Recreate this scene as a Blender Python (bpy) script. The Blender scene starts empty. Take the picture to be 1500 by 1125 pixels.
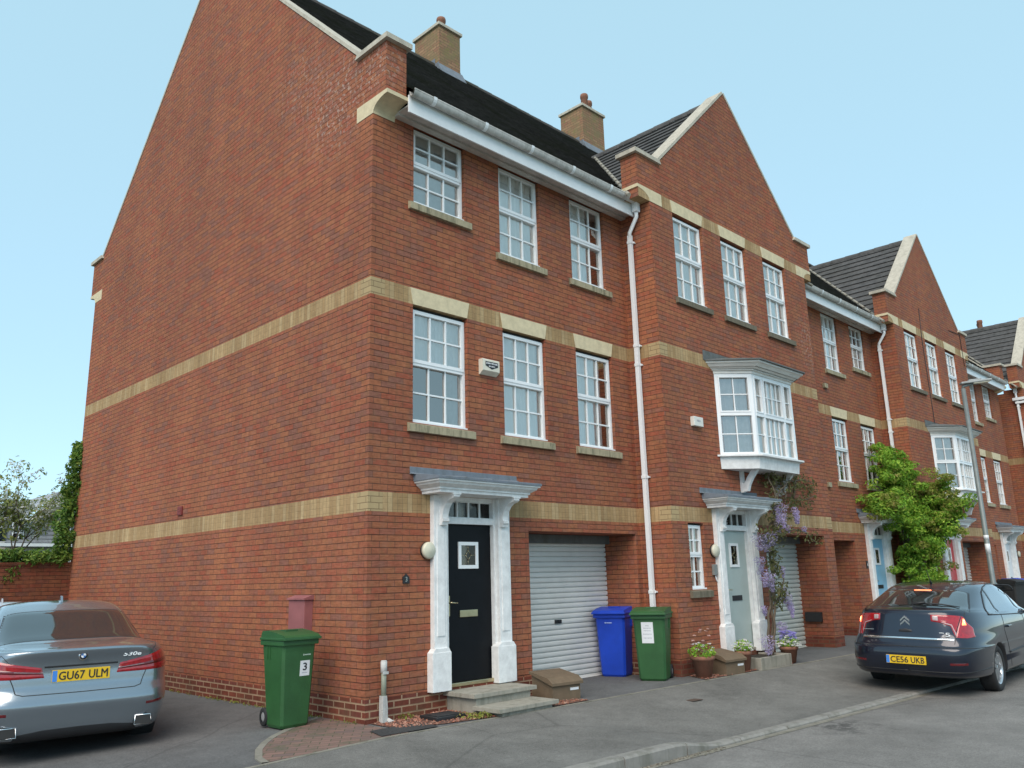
import bpy, bmesh, math, random
from mathutils import Vector, Matrix
from mathutils.bvhtree import BVHTree
R=math.radians; PI=math.pi
random.seed(7)
sc=bpy.context.scene
COL=bpy.data.collections.new('scene'); sc.collection.children.link(COL)

# ------------------------------------------------------------------ nodes
class N:
    def __init__(s,name):
        s.m=bpy.data.materials.new(name); s.m.use_nodes=True
        s.t=s.m.node_tree; s.t.nodes.clear()
        s.out=s.t.nodes.new('ShaderNodeOutputMaterial')
    def n(s,typ,**k):
        o=s.t.nodes.new('ShaderNode'+typ)
        ins=k.pop('ins',{})
        for a,v in k.items(): setattr(o,a,v)
        for a,v in ins.items():
            i=o.inputs[a]
            if isinstance(v,bpy.types.NodeSocket): s.t.links.new(v,i)
            else: i.default_value=v
        return o
    def math(s,op,a,b=0.0,c=0.0,clamp=False):
        o=s.t.nodes.new('ShaderNodeMath'); o.operation=op; o.use_clamp=clamp
        for i,v in enumerate((a,b,c)):
            if isinstance(v,bpy.types.NodeSocket): s.t.links.new(v,o.inputs[i])
            else: o.inputs[i].default_value=v
        return o.outputs[0]
    def mix(s,f,a,b,mode='MIX'):
        o=s.t.nodes.new('ShaderNodeMix'); o.data_type='RGBA'; o.blend_type=mode
        for i,v in ((0,f),(6,a),(7,b)):
            if isinstance(v,bpy.types.NodeSocket): s.t.links.new(v,o.inputs[i])
            else: o.inputs[i].default_value=(v if i==0 else (*v,1) if len(v)==3 else v)
        return o.outputs[2]
    def ramp(s,f,stops,interp='LINEAR'):
        o=s.t.nodes.new('ShaderNodeValToRGB'); e=o.color_ramp.elements; o.color_ramp.interpolation=interp
        while len(e)<len(stops): e.new(.5)
        for x,(p,c) in zip(e,stops): x.position=p; x.color=(*c,1) if len(c)==3 else c
        s.t.links.new(f,o.inputs[0]); return o.outputs[0]
    def pos(s): return s.n('NewGeometry').outputs['Position']
    def noise(s,scale,detail=3,rough=.5,vec=None,dim='3D'):
        o=s.n('TexNoise',ins={'Scale':scale,'Detail':detail,'Roughness':rough})
        s.t.links.new(vec if vec is not None else s.pos(),o.inputs['Vector']); return o.outputs[0]
    def bump(s,h,strength=.3,dist=.01):
        return s.n('Bump',ins={'Height':h,'Strength':strength,'Distance':dist}).outputs[0]
    def bsdf(s,col,rough=.6,metal=0.0,normal=None,coat=0.0,spec=.5,emit=None,es=0.0):
        p=s.n('BsdfPrincipled')
        def st(k,v):
            if isinstance(v,bpy.types.NodeSocket): s.t.links.new(v,p.inputs[k])
            else: p.inputs[k].default_value=v
        st('Base Color',col if isinstance(col,bpy.types.NodeSocket) else (*col,1)); st('Roughness',rough); st('Metallic',metal)
        st('Specular IOR Level',spec)
        if coat: st('Coat Weight',coat); st('Coat Roughness',.03)
        if normal is not None: st('Normal',normal)
        if emit: st('Emission Color',(*emit,1)); st('Emission Strength',es)
        s.t.links.new(p.outputs[0],s.out.inputs[0]); return s.m
def simple(name,col,rough=.6,metal=0.0,var=.12,scale=6,bump=0,coat=0,spec=.5,emit=None,es=0):
    n=N(name)
    f=n.noise(scale,4,.6)
    lo=tuple(c*(1-var) for c in col); hi=tuple(min(1,c*(1+var)) for c in col)
    c=n.ramp(f,[(.3,lo),(.7,hi)])
    nb=n.bump(n.noise(scale*12,4,.7),bump,.01) if bump else None
    return n.bsdf(c,rough,metal,nb,coat,spec,emit,es)

def brick_mat(name,topband=False,corners=(),plinth=.33,lightm=False,tone=1.0):
    n=N(name)
    geo=n.n('NewGeometry'); sp=n.n('SeparateXYZ',ins={0:geo.outputs['Position']}); sn=n.n('SeparateXYZ',ins={0:geo.outputs['True Normal']})
    nx=n.math('ABSOLUTE',sn.outputs[0]); side=n.math('GREATER_THAN',nx,.5)
    x,y,z=sp.outputs
    u=n.math('ADD',n.math('MULTIPLY',x,n.math('SUBTRACT',1.0,side)),n.math('MULTIPLY',y,side))
    # slight wander of the courses
    def br(uu,vv,w,h,mort,c1=(0,0,0,1),c2=(1,1,1,1),freq=2,off=.5):
        v=n.n('CombineXYZ',ins={0:uu,1:vv})
        b=n.n('TexBrick',offset=off,offset_frequency=freq,ins={'Vector':v.outputs[0],'Scale':1.0,'Brick Width':w,'Row Height':h,'Mortar Size':mort,'Mortar Smooth':.35,'Bias':0.0,'Color1':c1,'Color2':c2,'Mortar':(0,0,0,1)})
        return b
    zz=n.math('ADD',z,20-plinth); uu=n.math('ADD',u,50.0)
    b=br(uu,zz,.225,.075,.006)
    tint=n.ramp(b.outputs[0],[(0,(.265,.112,.088)),(.12,(.345,.128,.074)),(.3,(.335,.108,.070)),(.42,(.33,.122,.074)),(.56,(.325,.112,.070)),(.70,(.295,.108,.078)),(.8,(.35,.135,.078)),(.92,(.33,.096,.062))],'CONSTANT')
    big=n.noise(.45,3,.6); med=n.noise(14,3,.6); fine=n.noise(90,2,.6)
    tint=n.mix(1,tint,n.ramp(big,[(.3,(.95,.97,1.02)),(.7,(1.27,1.23,1.18))]),'MULTIPLY')
    tint=n.mix(1,tint,n.ramp(med,[(.25,(.78,.76,.76)),(.75,(1.2,1.18,1.12))]),'MULTIPLY')
    # purple fired patches inside bricks
    pm=n.ramp(n.noise(7,4,.7),[(.52,(0,0,0)),(.68,(1,1,1))])
    tint=n.mix(n.math('MULTIPLY',pm,.48),tint,(.225,.12,.102))
    pm2=n.ramp(n.noise(11,3,.6),[(.50,(0,0,0)),(.66,(1,1,1))])
    tint=n.mix(n.math('MULTIPLY',pm2,.36),tint,(.25,.135,.07))
    mort=n.ramp(n.noise(3,3),[(.35,(.085,.032,.022)),(.65,(.15,.07,.048))])
    streak=n.noise(1.0,4,.65,vec=n.n('CombineXYZ',ins={0:n.math('MULTIPLY',uu,9.0),1:n.math('MULTIPLY',zz,55.0)}).outputs[0])
    tint=n.mix(1,tint,n.ramp(streak,[(.28,(.74,.72,.70)),(.72,(1.24,1.24,1.24))]),'MULTIPLY')
    fz=n.math('FRACT',n.math('MULTIPLY',zz,1/.075)); bed=n.math('SUBTRACT',1.0,n.math('COMPARE',fz,.5,.41))
    mf=n.math('MULTIPLY',b.outputs['Fac'],n.math('ADD',.50,n.math('MULTIPLY',bed,.5)))
    col=n.mix(mf,tint,mort); fac=mf
    # buff soldier bands
    sb=br(uu,n.math('ADD',z,30.0),.075,60.0,.0055)
    bt=n.ramp(sb.outputs[0],[(0,(.46,.33,.19)),(.25,(.50,.37,.225)),(.5,(.44,.31,.18)),(.75,(.53,.41,.26)),(.9,(.41,.285,.165))],'CONSTANT')
    bt=n.mix(1,bt,n.ramp(med,[(.3,(.86,.86,.84)),(.7,(1.12,1.1,1.06))]),'MULTIPLY')
    bt=n.mix(1,bt,(.97,.93,.93),'MULTIPLY')
    bt=n.mix(1,bt,n.ramp(n.noise(1.2,3),[(.35,(.86,.83,.8)),(.65,(1.08,1.06,1.04))]),'MULTIPLY')
    bcol=n.mix(sb.outputs['Fac'],bt,(.30,.21,.125))
    if corners:
        qb=br(uu,n.math('ADD',z,20-2.43),.24,.075,.006)
        qt=n.mix(qb.outputs['Fac'],n.ramp(qb.outputs[0],[(0,(.44,.32,.19)),(.5,(.50,.37,.22))]),(.28,.20,.12))
        cm=None
        for c in corners:
            k=n.math('COMPARE',u,c,.108)
            cm=k if cm is None else n.math('MAXIMUM',cm,k)
        bcol=n.mix(cm,bcol,qt)
    m=n.math('ADD',n.math('COMPARE',z,(2.43+2.663)/2,.1165),n.math('COMPARE',z,(5.13+5.356)/2,.113))
    if topband: m=n.math('ADD',m,n.math('MULTIPLY',n.math('COMPARE',z,(7.863+8.09)/2,.1135),n.math('SUBTRACT',1.0,side)))
    col=n.mix(m,col,bcol)
    # plinth
    pl=n.math('LESS_THAN',z,plinth)
    pt=n.ramp(b.outputs[0],[(0,(.17,.045,.032)),(.4,(.23,.062,.042)),(.8,(.19,.055,.045))],'CONSTANT')
    pt=n.mix(1,pt,n.ramp(med,[(.3,(.75,.75,.75)),(.7,(1.15,1.15,1.15))]),'MULTIPLY')
    b2=br(uu,zz,.225,.075,.011)
    pc=n.mix(b2.outputs['Fac'],pt,(.42,.28,.20) if lightm else (.17,.085,.06))
    col=n.mix(pl,col,pc)
    mpw=n.n('Mapping',ins={0:geo.outputs['Position'],3:(1.6,1.6,.22)})
    wst=n.ramp(n.noise(1.0,5,.7,vec=mpw.outputs[0]),[(.38,(.90,.90,.90)),(.64,(1.05,1.05,1.04))])
    col=n.mix(1,col,wst,'MULTIPLY')
    # damp and green at the very bottom, efflorescence blotches
    grime=n.math('MULTIPLY',n.ramp(n.noise(2.2,4,.7),[(.45,(0,0,0)),(.7,(1,1,1))]),n.n('MapRange',ins={'Value':z,'From Min':.0,'From Max':.5,'To Min':.6,'To Max':0.0}).outputs[0])
    col=n.mix(grime,col,(.10,.085,.05))
    def blotch(c,r,amt):
        d=n.n('VectorMath',operation='DISTANCE',ins={0:geo.outputs['Position'],1:c}).outputs['Value']
        f=n.n('MapRange',ins={'Value':d,'From Min':r*.3,'From Max':r,'To Min':1.0,'To Max':0.0}).outputs[0]
        sp_=n.ramp(n.noise(16,3,.7),[(.53,(0,0,0)),(.63,(1,1,1))])
        return n.math('MULTIPLY',n.math('MULTIPLY',f,sp_),amt)
    for c,r,a in (((0,.9,8.15),1.0,.6),((0,-.1,8.3),.5,.55),((0,1.9,9.0),.9,.35),((11.0,-.6,6.3),.8,.5)):
        col=n.mix(blotch(c,r,a),col,(.55,.45,.42))
    col=n.mix(1,col,(.89,.89,.81),'MULTIPLY')
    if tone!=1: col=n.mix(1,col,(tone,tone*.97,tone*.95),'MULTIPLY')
    h=n.math('ADD',n.math('MULTIPLY',fac,-1.0),n.math('MULTIPLY',fine,.5))
    return n.bsdf(col,.88,0,n.bump(h,.55,.006),spec=.25)

def tile_mat(name,c,moss=.0):
    n=N(name)
    p=n.pos()
    f=n.noise(5,5,.7); g=n.noise(1.1,4,.6)
    col=n.ramp(f,[(.3,tuple(k*.6 for k in c)),(.7,tuple(k*1.35 for k in c))])
    col=n.mix(n.math('MULTIPLY',n.ramp(g,[(.45,(0,0,0)),(.65,(1,1,1))]),moss),col,(.035,.036,.018))
    li=n.ramp(n.noise(28,3,.6),[(.66,(0,0,0)),(.74,(1,1,1))])
    col=n.mix(n.math('MULTIPLY',li,.35),col,tuple(min(1,k*2.6) for k in c))
    return n.bsdf(col,.85,0,n.bump(n.noise(60,4,.7),.5,.01),spec=.25)

def stone_mat(name,c,stain=.5,sc_=3.0):
    n=N(name)
    col=n.ramp(n.noise(9,4,.65),[(.3,tuple(k*.86 for k in c)),(.7,tuple(k*1.1 for k in c))])
    mp=n.n('Mapping',ins={0:n.pos(),3:(sc_*2.2,sc_*2.2,sc_*.35)})
    st=n.ramp(n.noise(2.0,5,.7,vec=mp.outputs[0]),[(.48,(0,0,0)),(.64,(1,1,1))])
    col=n.mix(n.math('MULTIPLY',st,stain),col,(.075,.078,.05))
    return n.bsdf(col,.85,0,n.bump(n.noise(70,4,.7),.35,.01),spec=.3)

def asphalt_mat(name,c,patchy=.25,tint=(1,1,1)):
    n=N(name)
    a=n.noise(160,3,.8); b=n.noise(.7,5,.65); d=n.noise(6,5,.7)
    lo=tuple(k*.52*t for k,t in zip((c,)*3,tint)); hi=tuple(k*1.5*t for k,t in zip((c,)*3,tint))
    col=n.ramp(a,[(.3,lo),(.7,hi)])
    col=n.mix(1,col,n.ramp(b,[(.3,(1-patchy,)*3),(.7,(1+patchy*.8,)*3)]),'MULTIPLY')
    col=n.mix(1,col,n.ramp(d,[(.3,(.88,.88,.88)),(.7,(1.1,1.1,1.1))]),'MULTIPLY')
    col=n.mix(1,col,n.ramp(n.noise(38,4,.75),[(.32,(.80,.80,.80)),(.68,(1.2,1.2,1.19))]),'MULTIPLY')
    # cracks / seams
    vo=n.n('TexVoronoi',feature='DISTANCE_TO_EDGE',ins={'Vector':n.n('VectorMath',operation='ADD',ins={0:n.pos(),1:n.n('TexNoise',ins={'Scale':1.5,'Detail':4}).outputs[1]}).outputs[0],'Scale':.22})
    cr=n.ramp(vo.outputs[0],[(.0,(1,1,1)),(.0045,(0,0,0))])
    col=n.mix(n.math('MULTIPLY',cr,.28),col,(.02,.02,.02))
    d_=n.n('VectorMath',operation='DISTANCE',ins={0:n.pos(),1:(3.9,-3.65,-.1)}).outputs['Value']
    f_=n.n('MapRange',ins={'Value':d_,'From Min':.1,'From Max':.75,'To Min':1.0,'To Max':0.0}).outputs[0]
    col=n.mix(n.math('MULTIPLY',n.math('MULTIPLY',f_,n.ramp(n.noise(5,5,.75),[(.46,(0,0,0)),(.56,(1,1,1))])),.65),col,(.03,.03,.03))
    sp_=n.ramp(n.noise(22,2,.5),[(.73,(0,0,0)),(.77,(1,1,1))])
    col=n.mix(n.math('MULTIPLY',sp_,.35),col,(.2,.195,.18))
    return n.bsdf(col,.9,0,n.bump(a,.5,.004),spec=.25)

def glass_mat(name,refl=.28,tint=(.9,.93,.95),dark=None,rgh=.01):
    n=N(name)
    fr=n.n('Fresnel',ins={'IOR':1.5})
    f=n.math('ADD',n.math('MULTIPLY',fr.outputs[0],1.4),refl,clamp=True)
    wob=n.bump(n.noise(1.3,1),.04,.05)
    g=n.n('BsdfGlossy',ins={'Color':(1,.94,.87,1),'Roughness':rgh,'Normal':wob})
    t=n.n('BsdfTransparent',ins={'Color':(*tint,1)})
    if dark:
        dd=n.n('BsdfDiffuse',ins={'Color':(*dark,1)}); ms=n.n('MixShader',ins={0:.55,1:t.outputs[0],2:dd.outputs[0]}); base=ms.outputs[0]
    else: base=t.outputs[0]
    m=n.n('MixShader',ins={0:f,1:base,2:g.outputs[0]})
    n.t.links.new(m.outputs[0],n.out.inputs[0]); return n.m

def leaf_mat(name,cols,rough=.55,trans=.35):
    n=N(name)
    r=n.n('NewGeometry').outputs['Random Per Island']
    c=n.ramp(r,[(i/max(1,len(cols)-1),k) for i,k in enumerate(cols)])
    c=n.mix(1,c,n.ramp(n.noise(1.6,2),[(.35,(.72,.75,.7)),(.65,(1.2,1.15,1.1))]),'MULTIPLY')
    p=n.n('BsdfPrincipled',ins={'Base Color':c,'Roughness':rough,'Specular IOR Level':.3})
    t=n.n('BsdfTranslucent',ins={'Color':c})
    m=n.n('MixShader',ins={0:trans,1:p.outputs[0],2:t.outputs[0]})
    n.t.links.new(m.outputs[0],n.out.inputs[0]); return n.m

M={}
M['brickA']=brick_mat('brick_plain',corners=(.107,),lightm=True)
M['brickB']=brick_mat('brick_gabled',topband=True,corners=(5.417,10.93,-.518,16.202,21.72))
M['brickC']=brick_mat('brick_recessed')
M['brickF']=brick_mat('brick_far_end')  # end wall brick, same colours as the recessed houses
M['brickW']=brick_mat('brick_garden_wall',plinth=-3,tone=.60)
M['chim']=None
n=N('chimney_brick')
_g=n.n('NewGeometry');_s=n.n('SeparateXYZ',ins={0:_g.outputs['Position']});_n=n.n('SeparateXYZ',ins={0:_g.outputs['True Normal']})
_sd=n.math('GREATER_THAN',n.math('ABSOLUTE',_n.outputs[0]),.5)
_u=n.math('ADD',n.math('MULTIPLY',_s.outputs[0],n.math('SUBTRACT',1.0,_sd)),n.math('MULTIPLY',_s.outputs[1],_sd))
_b=n.n('TexBrick',ins={'Vector':n.n('CombineXYZ',ins={0:_u,1:_s.outputs[2]}).outputs[0],'Scale':1.0,'Brick Width':.225,'Row Height':.075,'Mortar Size':.006,'Color1':(0,0,0,1),'Color2':(1,1,1,1)})
_c=n.mix(_b.outputs['Fac'],n.ramp(_b.outputs[0],[(0,(.30,.17,.09)),(.5,(.26,.13,.075)),(1,(.34,.2,.11))]),(.12,.08,.05))
_c=n.mix(n.ramp(n.noise(3,4,.7),[(.42,(0,0,0)),(.62,(.8,.8,.8))]),_c,(.19,.155,.075))
_c=n.mix(n.ramp(n.noise(9,4,.7),[(.56,(0,0,0)),(.68,(1,1,1))]),_c,(.2,.165,.06))
M['chim']=n.bsdf(_c,.9,0,n.bump(_b.outputs['Fac'],.4,-.005))
M['tileD']=tile_mat('dark_mossy_tiles',(.062,.056,.052),.55)
M['tileG']=tile_mat('grey_concrete_tiles',(.085,.083,.082),.15)
M['slate']=tile_mat('distant_slates',(.30,.32,.35),.0)
M['tileF']=tile_mat('distant_grey_tiles',(.17,.18,.19),.0)  # lighter grey roof, with distance haze put into the colour
M['stone']=stone_mat('cream_cast_stone',(.66,.56,.37),.05)
M['sill']=stone_mat('weathered_sill_stone',(.38,.33,.22),.6,3.0)
M['sillD']=stone_mat('dark_stained_sill_stone',(.17,.145,.105),.7,3.0)
M['coping']=stone_mat('pale_coping_stone',(.50,.46,.38),.22,1.5)
M['conc']=stone_mat('grey_concrete',(.33,.31,.26),.35,2.0)
M['kerb']=stone_mat('kerb_concrete',(.25,.24,.22),.45,1.2)
M['edging']=stone_mat('edging_concrete',(.235,.22,.185),.5,1.0)
M['upvc']=simple('white_upvc',(.80,.82,.83),.28,var=.03,scale=2)
M['paint']=stone_mat('white_painted_timber',(.78,.785,.775),.03,2.2)
M['postw']=stone_mat('grubby_white_plastic',(.52,.52,.50),.25,3)
M['cream']=simple('cream_weathered_paint',(.73,.71,.67),.5,var=.08,scale=5)
M['gutter']=stone_mat('grubby_white_gutter',(.56,.55,.52),.3,1.2)
M['fascia']=simple('white_fascia',(.76,.78,.79),.35,var=.04)
M['soffit']=simple('grey_soffit',(.50,.47,.43),.6,var=.15)
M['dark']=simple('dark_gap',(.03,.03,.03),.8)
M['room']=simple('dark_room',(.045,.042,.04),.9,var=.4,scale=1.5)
M['lead']=stone_mat('lead_sheet',(.17,.20,.235),.25,1.5)
M['leadD']=stone_mat('dull_lead_sheet',(.13,.14,.14),.4,1.5)
M['glass']=glass_mat('window_glass',.24,(.96,.98,.98))
M['glassD']=glass_mat('dark_fanlight_glass',-.02,dark=(.012,.012,.013))
M['blackdoor']=simple('black_door_paint',(.004,.005,.007),.5,var=.2,spec=.18)
M['sage']=simple('sage_green_door_paint',(.39,.47,.45),.35,var=.04)
M['bluedoor']=simple('sky_blue_door_paint',(.24,.50,.70),.35,var=.04)
M['reddoor']=simple('red_door_paint',(.48,.02,.03),.3,var=.05)
M['whitedoor']=simple('white_door_paint',(.68,.71,.74),.35,var=.04)
M['brass']=simple('brass',(.55,.47,.30),.3,1.0,var=.15)
M['chrome']=simple('chrome',(.85,.86,.87),.12,1.0,var=.05)
M['garage']=None
for nm,cc in (('garage',(.70,.69,.655)),('garageS',(.52,.55,.51))):
    n=N(nm+'_roller_steel'); c=n.ramp(n.noise(2.5,4,.6),[(.3,tuple(k*.9 for k in cc)),(.7,tuple(k*1.04 for k in cc))])
    M[nm]=n.bsdf(c,.5)
M['terra']=stone_mat('terracotta',(.26,.12,.08),.3,2)
M['redbox']=simple('dusty_red_plastic',(.29,.10,.10),.7,var=.1)
M['brownbox']=stone_mat('brown_plastic_cast',(.16,.115,.075),.2,3)
M['bulk']=simple('bulkhead_lens',(.60,.58,.46),.4,var=.05)
M['blackp']=simple('black_plastic',(.018,.018,.02),.5)
M['binG']=simple('green_bin_plastic',(.026,.10,.030),.5,var=.18,scale=3,bump=.15)
M['binB']=simple('blue_bin_plastic',(.012,.06,.50),.42,var=.15,scale=3,bump=.1)
M['rubber']=simple('tyre_rubber',(.018,.018,.019),.8,bump=.2)
M['label']=simple('white_sticker',(.72,.74,.76),.5,var=.05)
M['ink']=simple('dark_ink',(.015,.015,.02),.5)
M['inkG']=simple('faded_grey_ink',(.42,.44,.48),.5)
M['wood']=simple('vine_bark',(.13,.10,.07),.9,var=.3,scale=12,bump=.5)
M['pipeG']=simple('grey_green_pipe',(.25,.27,.21),.5,var=.15)
M['galv']=simple('galvanised_lamp_column',(.17,.20,.20),.5,.2,var=.12)
M['road']=asphalt_mat('road_asphalt',.18,.26,(1.04,1.0,.945))
M['foot']=asphalt_mat('footway_asphalt',.155,.28,(1.05,1.02,.95))
M['drive']=asphalt_mat('driveway_asphalt',.125,.22)
M['patch']=asphalt_mat('tarmac_patch',.05,.15)
M['field']=simple('rough_grass',(.06,.08,.03),.95,var=.3,scale=1)
n=N('block_paving')
_v=n.n('Mapping',ins={0:n.pos(),2:(0,0,R(38))})
_b=n.n('TexBrick',ins={'Vector':_v.outputs[0],'Scale':1.0,'Brick Width':.2,'Row Height':.1,'Mortar Size':.005,'Color1':(0,0,0,1),'Color2':(1,1,1,1)})
_c=n.ramp(_b.outputs[0],[(0,(.17,.105,.085)),(.5,(.22,.13,.105)),(1,(.15,.10,.09))])
_c=n.mix(_b.outputs['Fac'],_c,(.07,.07,.04)); _c=n.mix(n.ramp(n.noise(4,5,.7),[(.5,(0,0,0)),(.68,(1,1,1))]),_c,(.10,.095,.06))
M['paving']=n.bsdf(_c,.9,0,n.bump(_b.outputs['Fac'],.5,-.006))
M['gravelbase']=simple('red_gravel_base',(.15,.075,.055),.95,var=.45,scale=45,bump=.8)
M['gravel']=leaf_mat('red_gravel',[(.22,.09,.06),(.30,.13,.09),(.16,.08,.06),(.36,.22,.17),(.26,.1,.07)],.9,0)
M['soil']=simple('soil',(.03,.022,.015),.95,var=.3,scale=20,bump=.6)
M['leafG']=leaf_mat('climber_leaves',[(.11,.26,.03),(.22,.42,.045),(.16,.34,.035),(.33,.50,.06),(.40,.52,.08)])
M['leafY']=leaf_mat('bronze_green_leaves',[(.22,.28,.045),(.30,.32,.07),(.17,.25,.04),(.34,.26,.10)])
M['ivy']=leaf_mat('ivy_leaves',[(.05,.11,.02),(.08,.18,.03),(.15,.27,.045),(.24,.32,.06),(.06,.13,.025)])
M['treeleaf']=leaf_mat('young_tree_leaves',[(.16,.21,.05),(.25,.29,.08),(.33,.35,.11),(.19,.25,.07)])
M['sky_flecks']=leaf_mat('pale_sky_flecks',[(.78,.78,.76),(.66,.66,.66),(.8,.79,.74)])  # white cards added in place of bright sky between the branches
M['wist']=leaf_mat('wisteria_petals',[(.44,.37,.66),(.54,.47,.74),(.36,.29,.55),(.66,.60,.80),(.40,.36,.48)])
M['wleaf']=leaf_mat('wisteria_leaves',[(.13,.14,.05),(.20,.20,.08),(.10,.12,.045),(.22,.18,.10)])
M['white_fl']=leaf_mat('white_petals',[(.75,.75,.75),(.68,.68,.72)])
M['violet_fl']=leaf_mat('violet_petals',[(.22,.2,.65),(.3,.26,.7),(.45,.42,.8)])
M['pink_fl']=leaf_mat('pink_petals',[(.6,.35,.33),(.65,.45,.42)])
M['curtain']=simple('net_curtain',(.88,.88,.87),.9,var=.03,scale=9)
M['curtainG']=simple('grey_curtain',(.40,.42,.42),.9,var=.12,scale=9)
M['far_wall']=simple('far_wall_render',(.55,.53,.5),.8)
def car_paint(name,c,metal,rough,coat):
    n=N(name); f=n.noise(600,2,.5)
    col=n.ramp(f,[(.3,tuple(k*.85 for k in c)),(.7,tuple(k*1.15 for k in c))])
    p=n.bsdf(col,rough,metal,None,coat); return p
M['bmw']=car_paint('silver_blue_car_paint',(.27,.31,.345),.75,.24,1.0)
M['cit']=car_paint('dark_blue_car_paint',(.006,.010,.024),.35,.3,1.0)
M['silver']=car_paint('pale_silver_car_paint',(.62,.65,.68),.5,.3,1.0)
M['carglass']=glass_mat('car_glass',.10,dark=(.012,.015,.016))
M['redlens']=simple('red_lamp_lens',(.34,.006,.012),.12,var=.3,scale=25,coat=1)
M['redlensD']=simple('dark_red_lamp_lens',(.12,.004,.008),.12,var=.3,scale=25,coat=1)
M['clearlens']=simple('clear_lamp_lens',(.45,.36,.36),.15,var=.2,coat=1)
M['lit']=simple('lit_brake_lamp',(.9,.2,.1),.3,emit=(1,.16,.06),es=3.2)
M['litc']=simple('lit_brake_lamp_core',(.9,.5,.3),.3,emit=(1,.5,.25),es=6)
M['yellow']=simple('yellow_plate',(.72,.46,.01),.4,var=.03)
M['euro']=simple('blue_plate_band',(.05,.22,.65),.4,var=.05)
M['blue']=simple('badge_blue',(.03,.12,.35),.3)
M['seat']=simple('dark_car_trim',(.02,.02,.02),.8)

# ------------------------------------------------------------------ mesh helper
class B:
    def __init__(s): s.bm=bmesh.new()
    def face(s,pts,mi=0):
        vs=[s.bm.verts.new(p) for p in pts]
        f=s.bm.faces.new(vs); f.material_index=mi; return f
    def box(s,x0,x1,y0,y1,z0,z1,bev=0,mi=0,mat=None):
        P=[(x0,y0,z0),(x1,y0,z0),(x1,y1,z0),(x0,y1,z0),(x0,y0,z1),(x1,y0,z1),(x1,y1,z1),(x0,y1,z1)]
        if mat is not None: P=[mat@Vector(p) for p in P]
        v=[s.bm.verts.new(p) for p in P]
        fs=[s.bm.faces.new([v[i] for i in q]) for q in ((0,3,2,1),(4,5,6,7),(0,1,5,4),(1,2,6,5),(2,3,7,6),(3,0,4,7))]
        for f in fs: f.material_index=mi
        if bev:
            es=list({e for f in fs for e in f.edges})
            bmesh.ops.bevel(s.bm,geom=es,offset=bev,segments=2,affect='EDGES',profile=.7)
        return s
    def prism(s,poly,axis,c0,c1,mi=0):
        """poly: 2D points; axis 'x': (y,z) 'y': (x,z) 'z': (x,y)"""
        def P(a,b,c):
            return {'x':(c,a,b),'y':(a,c,b),'z':(a,b,c)}[axis]
        a=[s.bm.verts.new(P(p[0],p[1],c0)) for p in poly]; b=[s.bm.verts.new(P(p[0],p[1],c1)) for p in poly]
        n=len(poly); fs=[]
        fs.append(s.bm.faces.new(a)); fs.append(s.bm.faces.new(b[::-1]))
        for i in range(n): fs.append(s.bm.faces.new([a[i],b[i],b[(i+1)%n],a[(i+1)%n]]))
        for f in fs: f.material_index=mi
        return s
    def tube(s,pts,r,n=8,mi=0,cap=True):
        pts=[Vector(p) for p in pts]; rings=[]; rr=r if isinstance(r,(list,tuple)) else [r]*len(pts)
        up=Vector((0,0,1)); prev=None
        for i,p in enumerate(pts):
            d=(pts[min(i+1,len(pts)-1)]-pts[max(i-1,0)]).normalized()
            a=prev if prev is not None else (up if abs(d.z)<.9 else Vector((1,0,0)))
            u=(a-d*a.dot(d)).normalized(); prev=u; v=d.cross(u)
            rings.append([s.bm.verts.new(p+(u*math.cos(2*PI*k/n)+v*math.sin(2*PI*k/n))*rr[i]) for k in range(n)])
        for a,b in zip(rings,rings[1:]):
            for k in range(n):
                f=s.bm.faces.new([a[k],a[(k+1)%n],b[(k+1)%n],b[k]]); f.smooth=True; f.material_index=mi
        if cap:
            for q in (rings[0][::-1],rings[-1]): f=s.bm.faces.new(q); f.material_index=mi
        return s
    def lathe(s,prof,mat=None,n=24,mi=0,close=True):
        """prof (r,z) about z"""
        rings=[]
        for r,z in prof:
            ring=[]
            for k in range(n):
                p=Vector((r*math.cos(2*PI*k/n),r*math.sin(2*PI*k/n),z))
                ring.append(s.bm.verts.new(mat@p if mat is not None else p))
            rings.append(ring)
        for a,b in zip(rings,rings[1:]):
            for k in range(n):
                f=s.bm.faces.new([a[k],a[(k+1)%n],b[(k+1)%n],b[k]]); f.smooth=True; f.material_index=mi
        if close:
            for q in (rings[0][::-1],rings[-1]): f=s.bm.faces.new(q); f.material_index=mi
        return s
    def build(s,name,mats,parent=None,smooth=None,fixn=True,label=None):
        if fixn: bmesh.ops.recalc_face_normals(s.bm,faces=s.bm.faces[:])
        me=bpy.data.meshes.new(name); s.bm.to_mesh(me); s.bm.free()
        for m in (mats if isinstance(mats,(list,tuple)) else [mats]): me.materials.append(m)
        o=bpy.data.objects.new(name,me); COL.objects.link(o)
        if parent is not None:
            o.parent=parent; o.matrix_parent_inverse=Matrix.Identity(4)
            if parent.get('_w') is not None: pass
        if smooth:
            for f in me.polygons: f.use_smooth=True
        if label: o['label']=label
        return o
def thing(name,label,cat,loc=(0,0,0),rz=0,group=None):
    o=bpy.data.objects.new(name,None); COL.objects.link(o); o.location=loc; o.rotation_euler=(0,0,rz); o.empty_display_size=.2
    o['label']=label; o['category']=cat
    if group: o['group']=group
    return o
def tag(o,label,cat,group=None):
    o['label']=label; o['category']=cat
    if group: o['group']=group
    return o
def struct(o,kind='structure'): o['kind']=kind; return o

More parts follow.
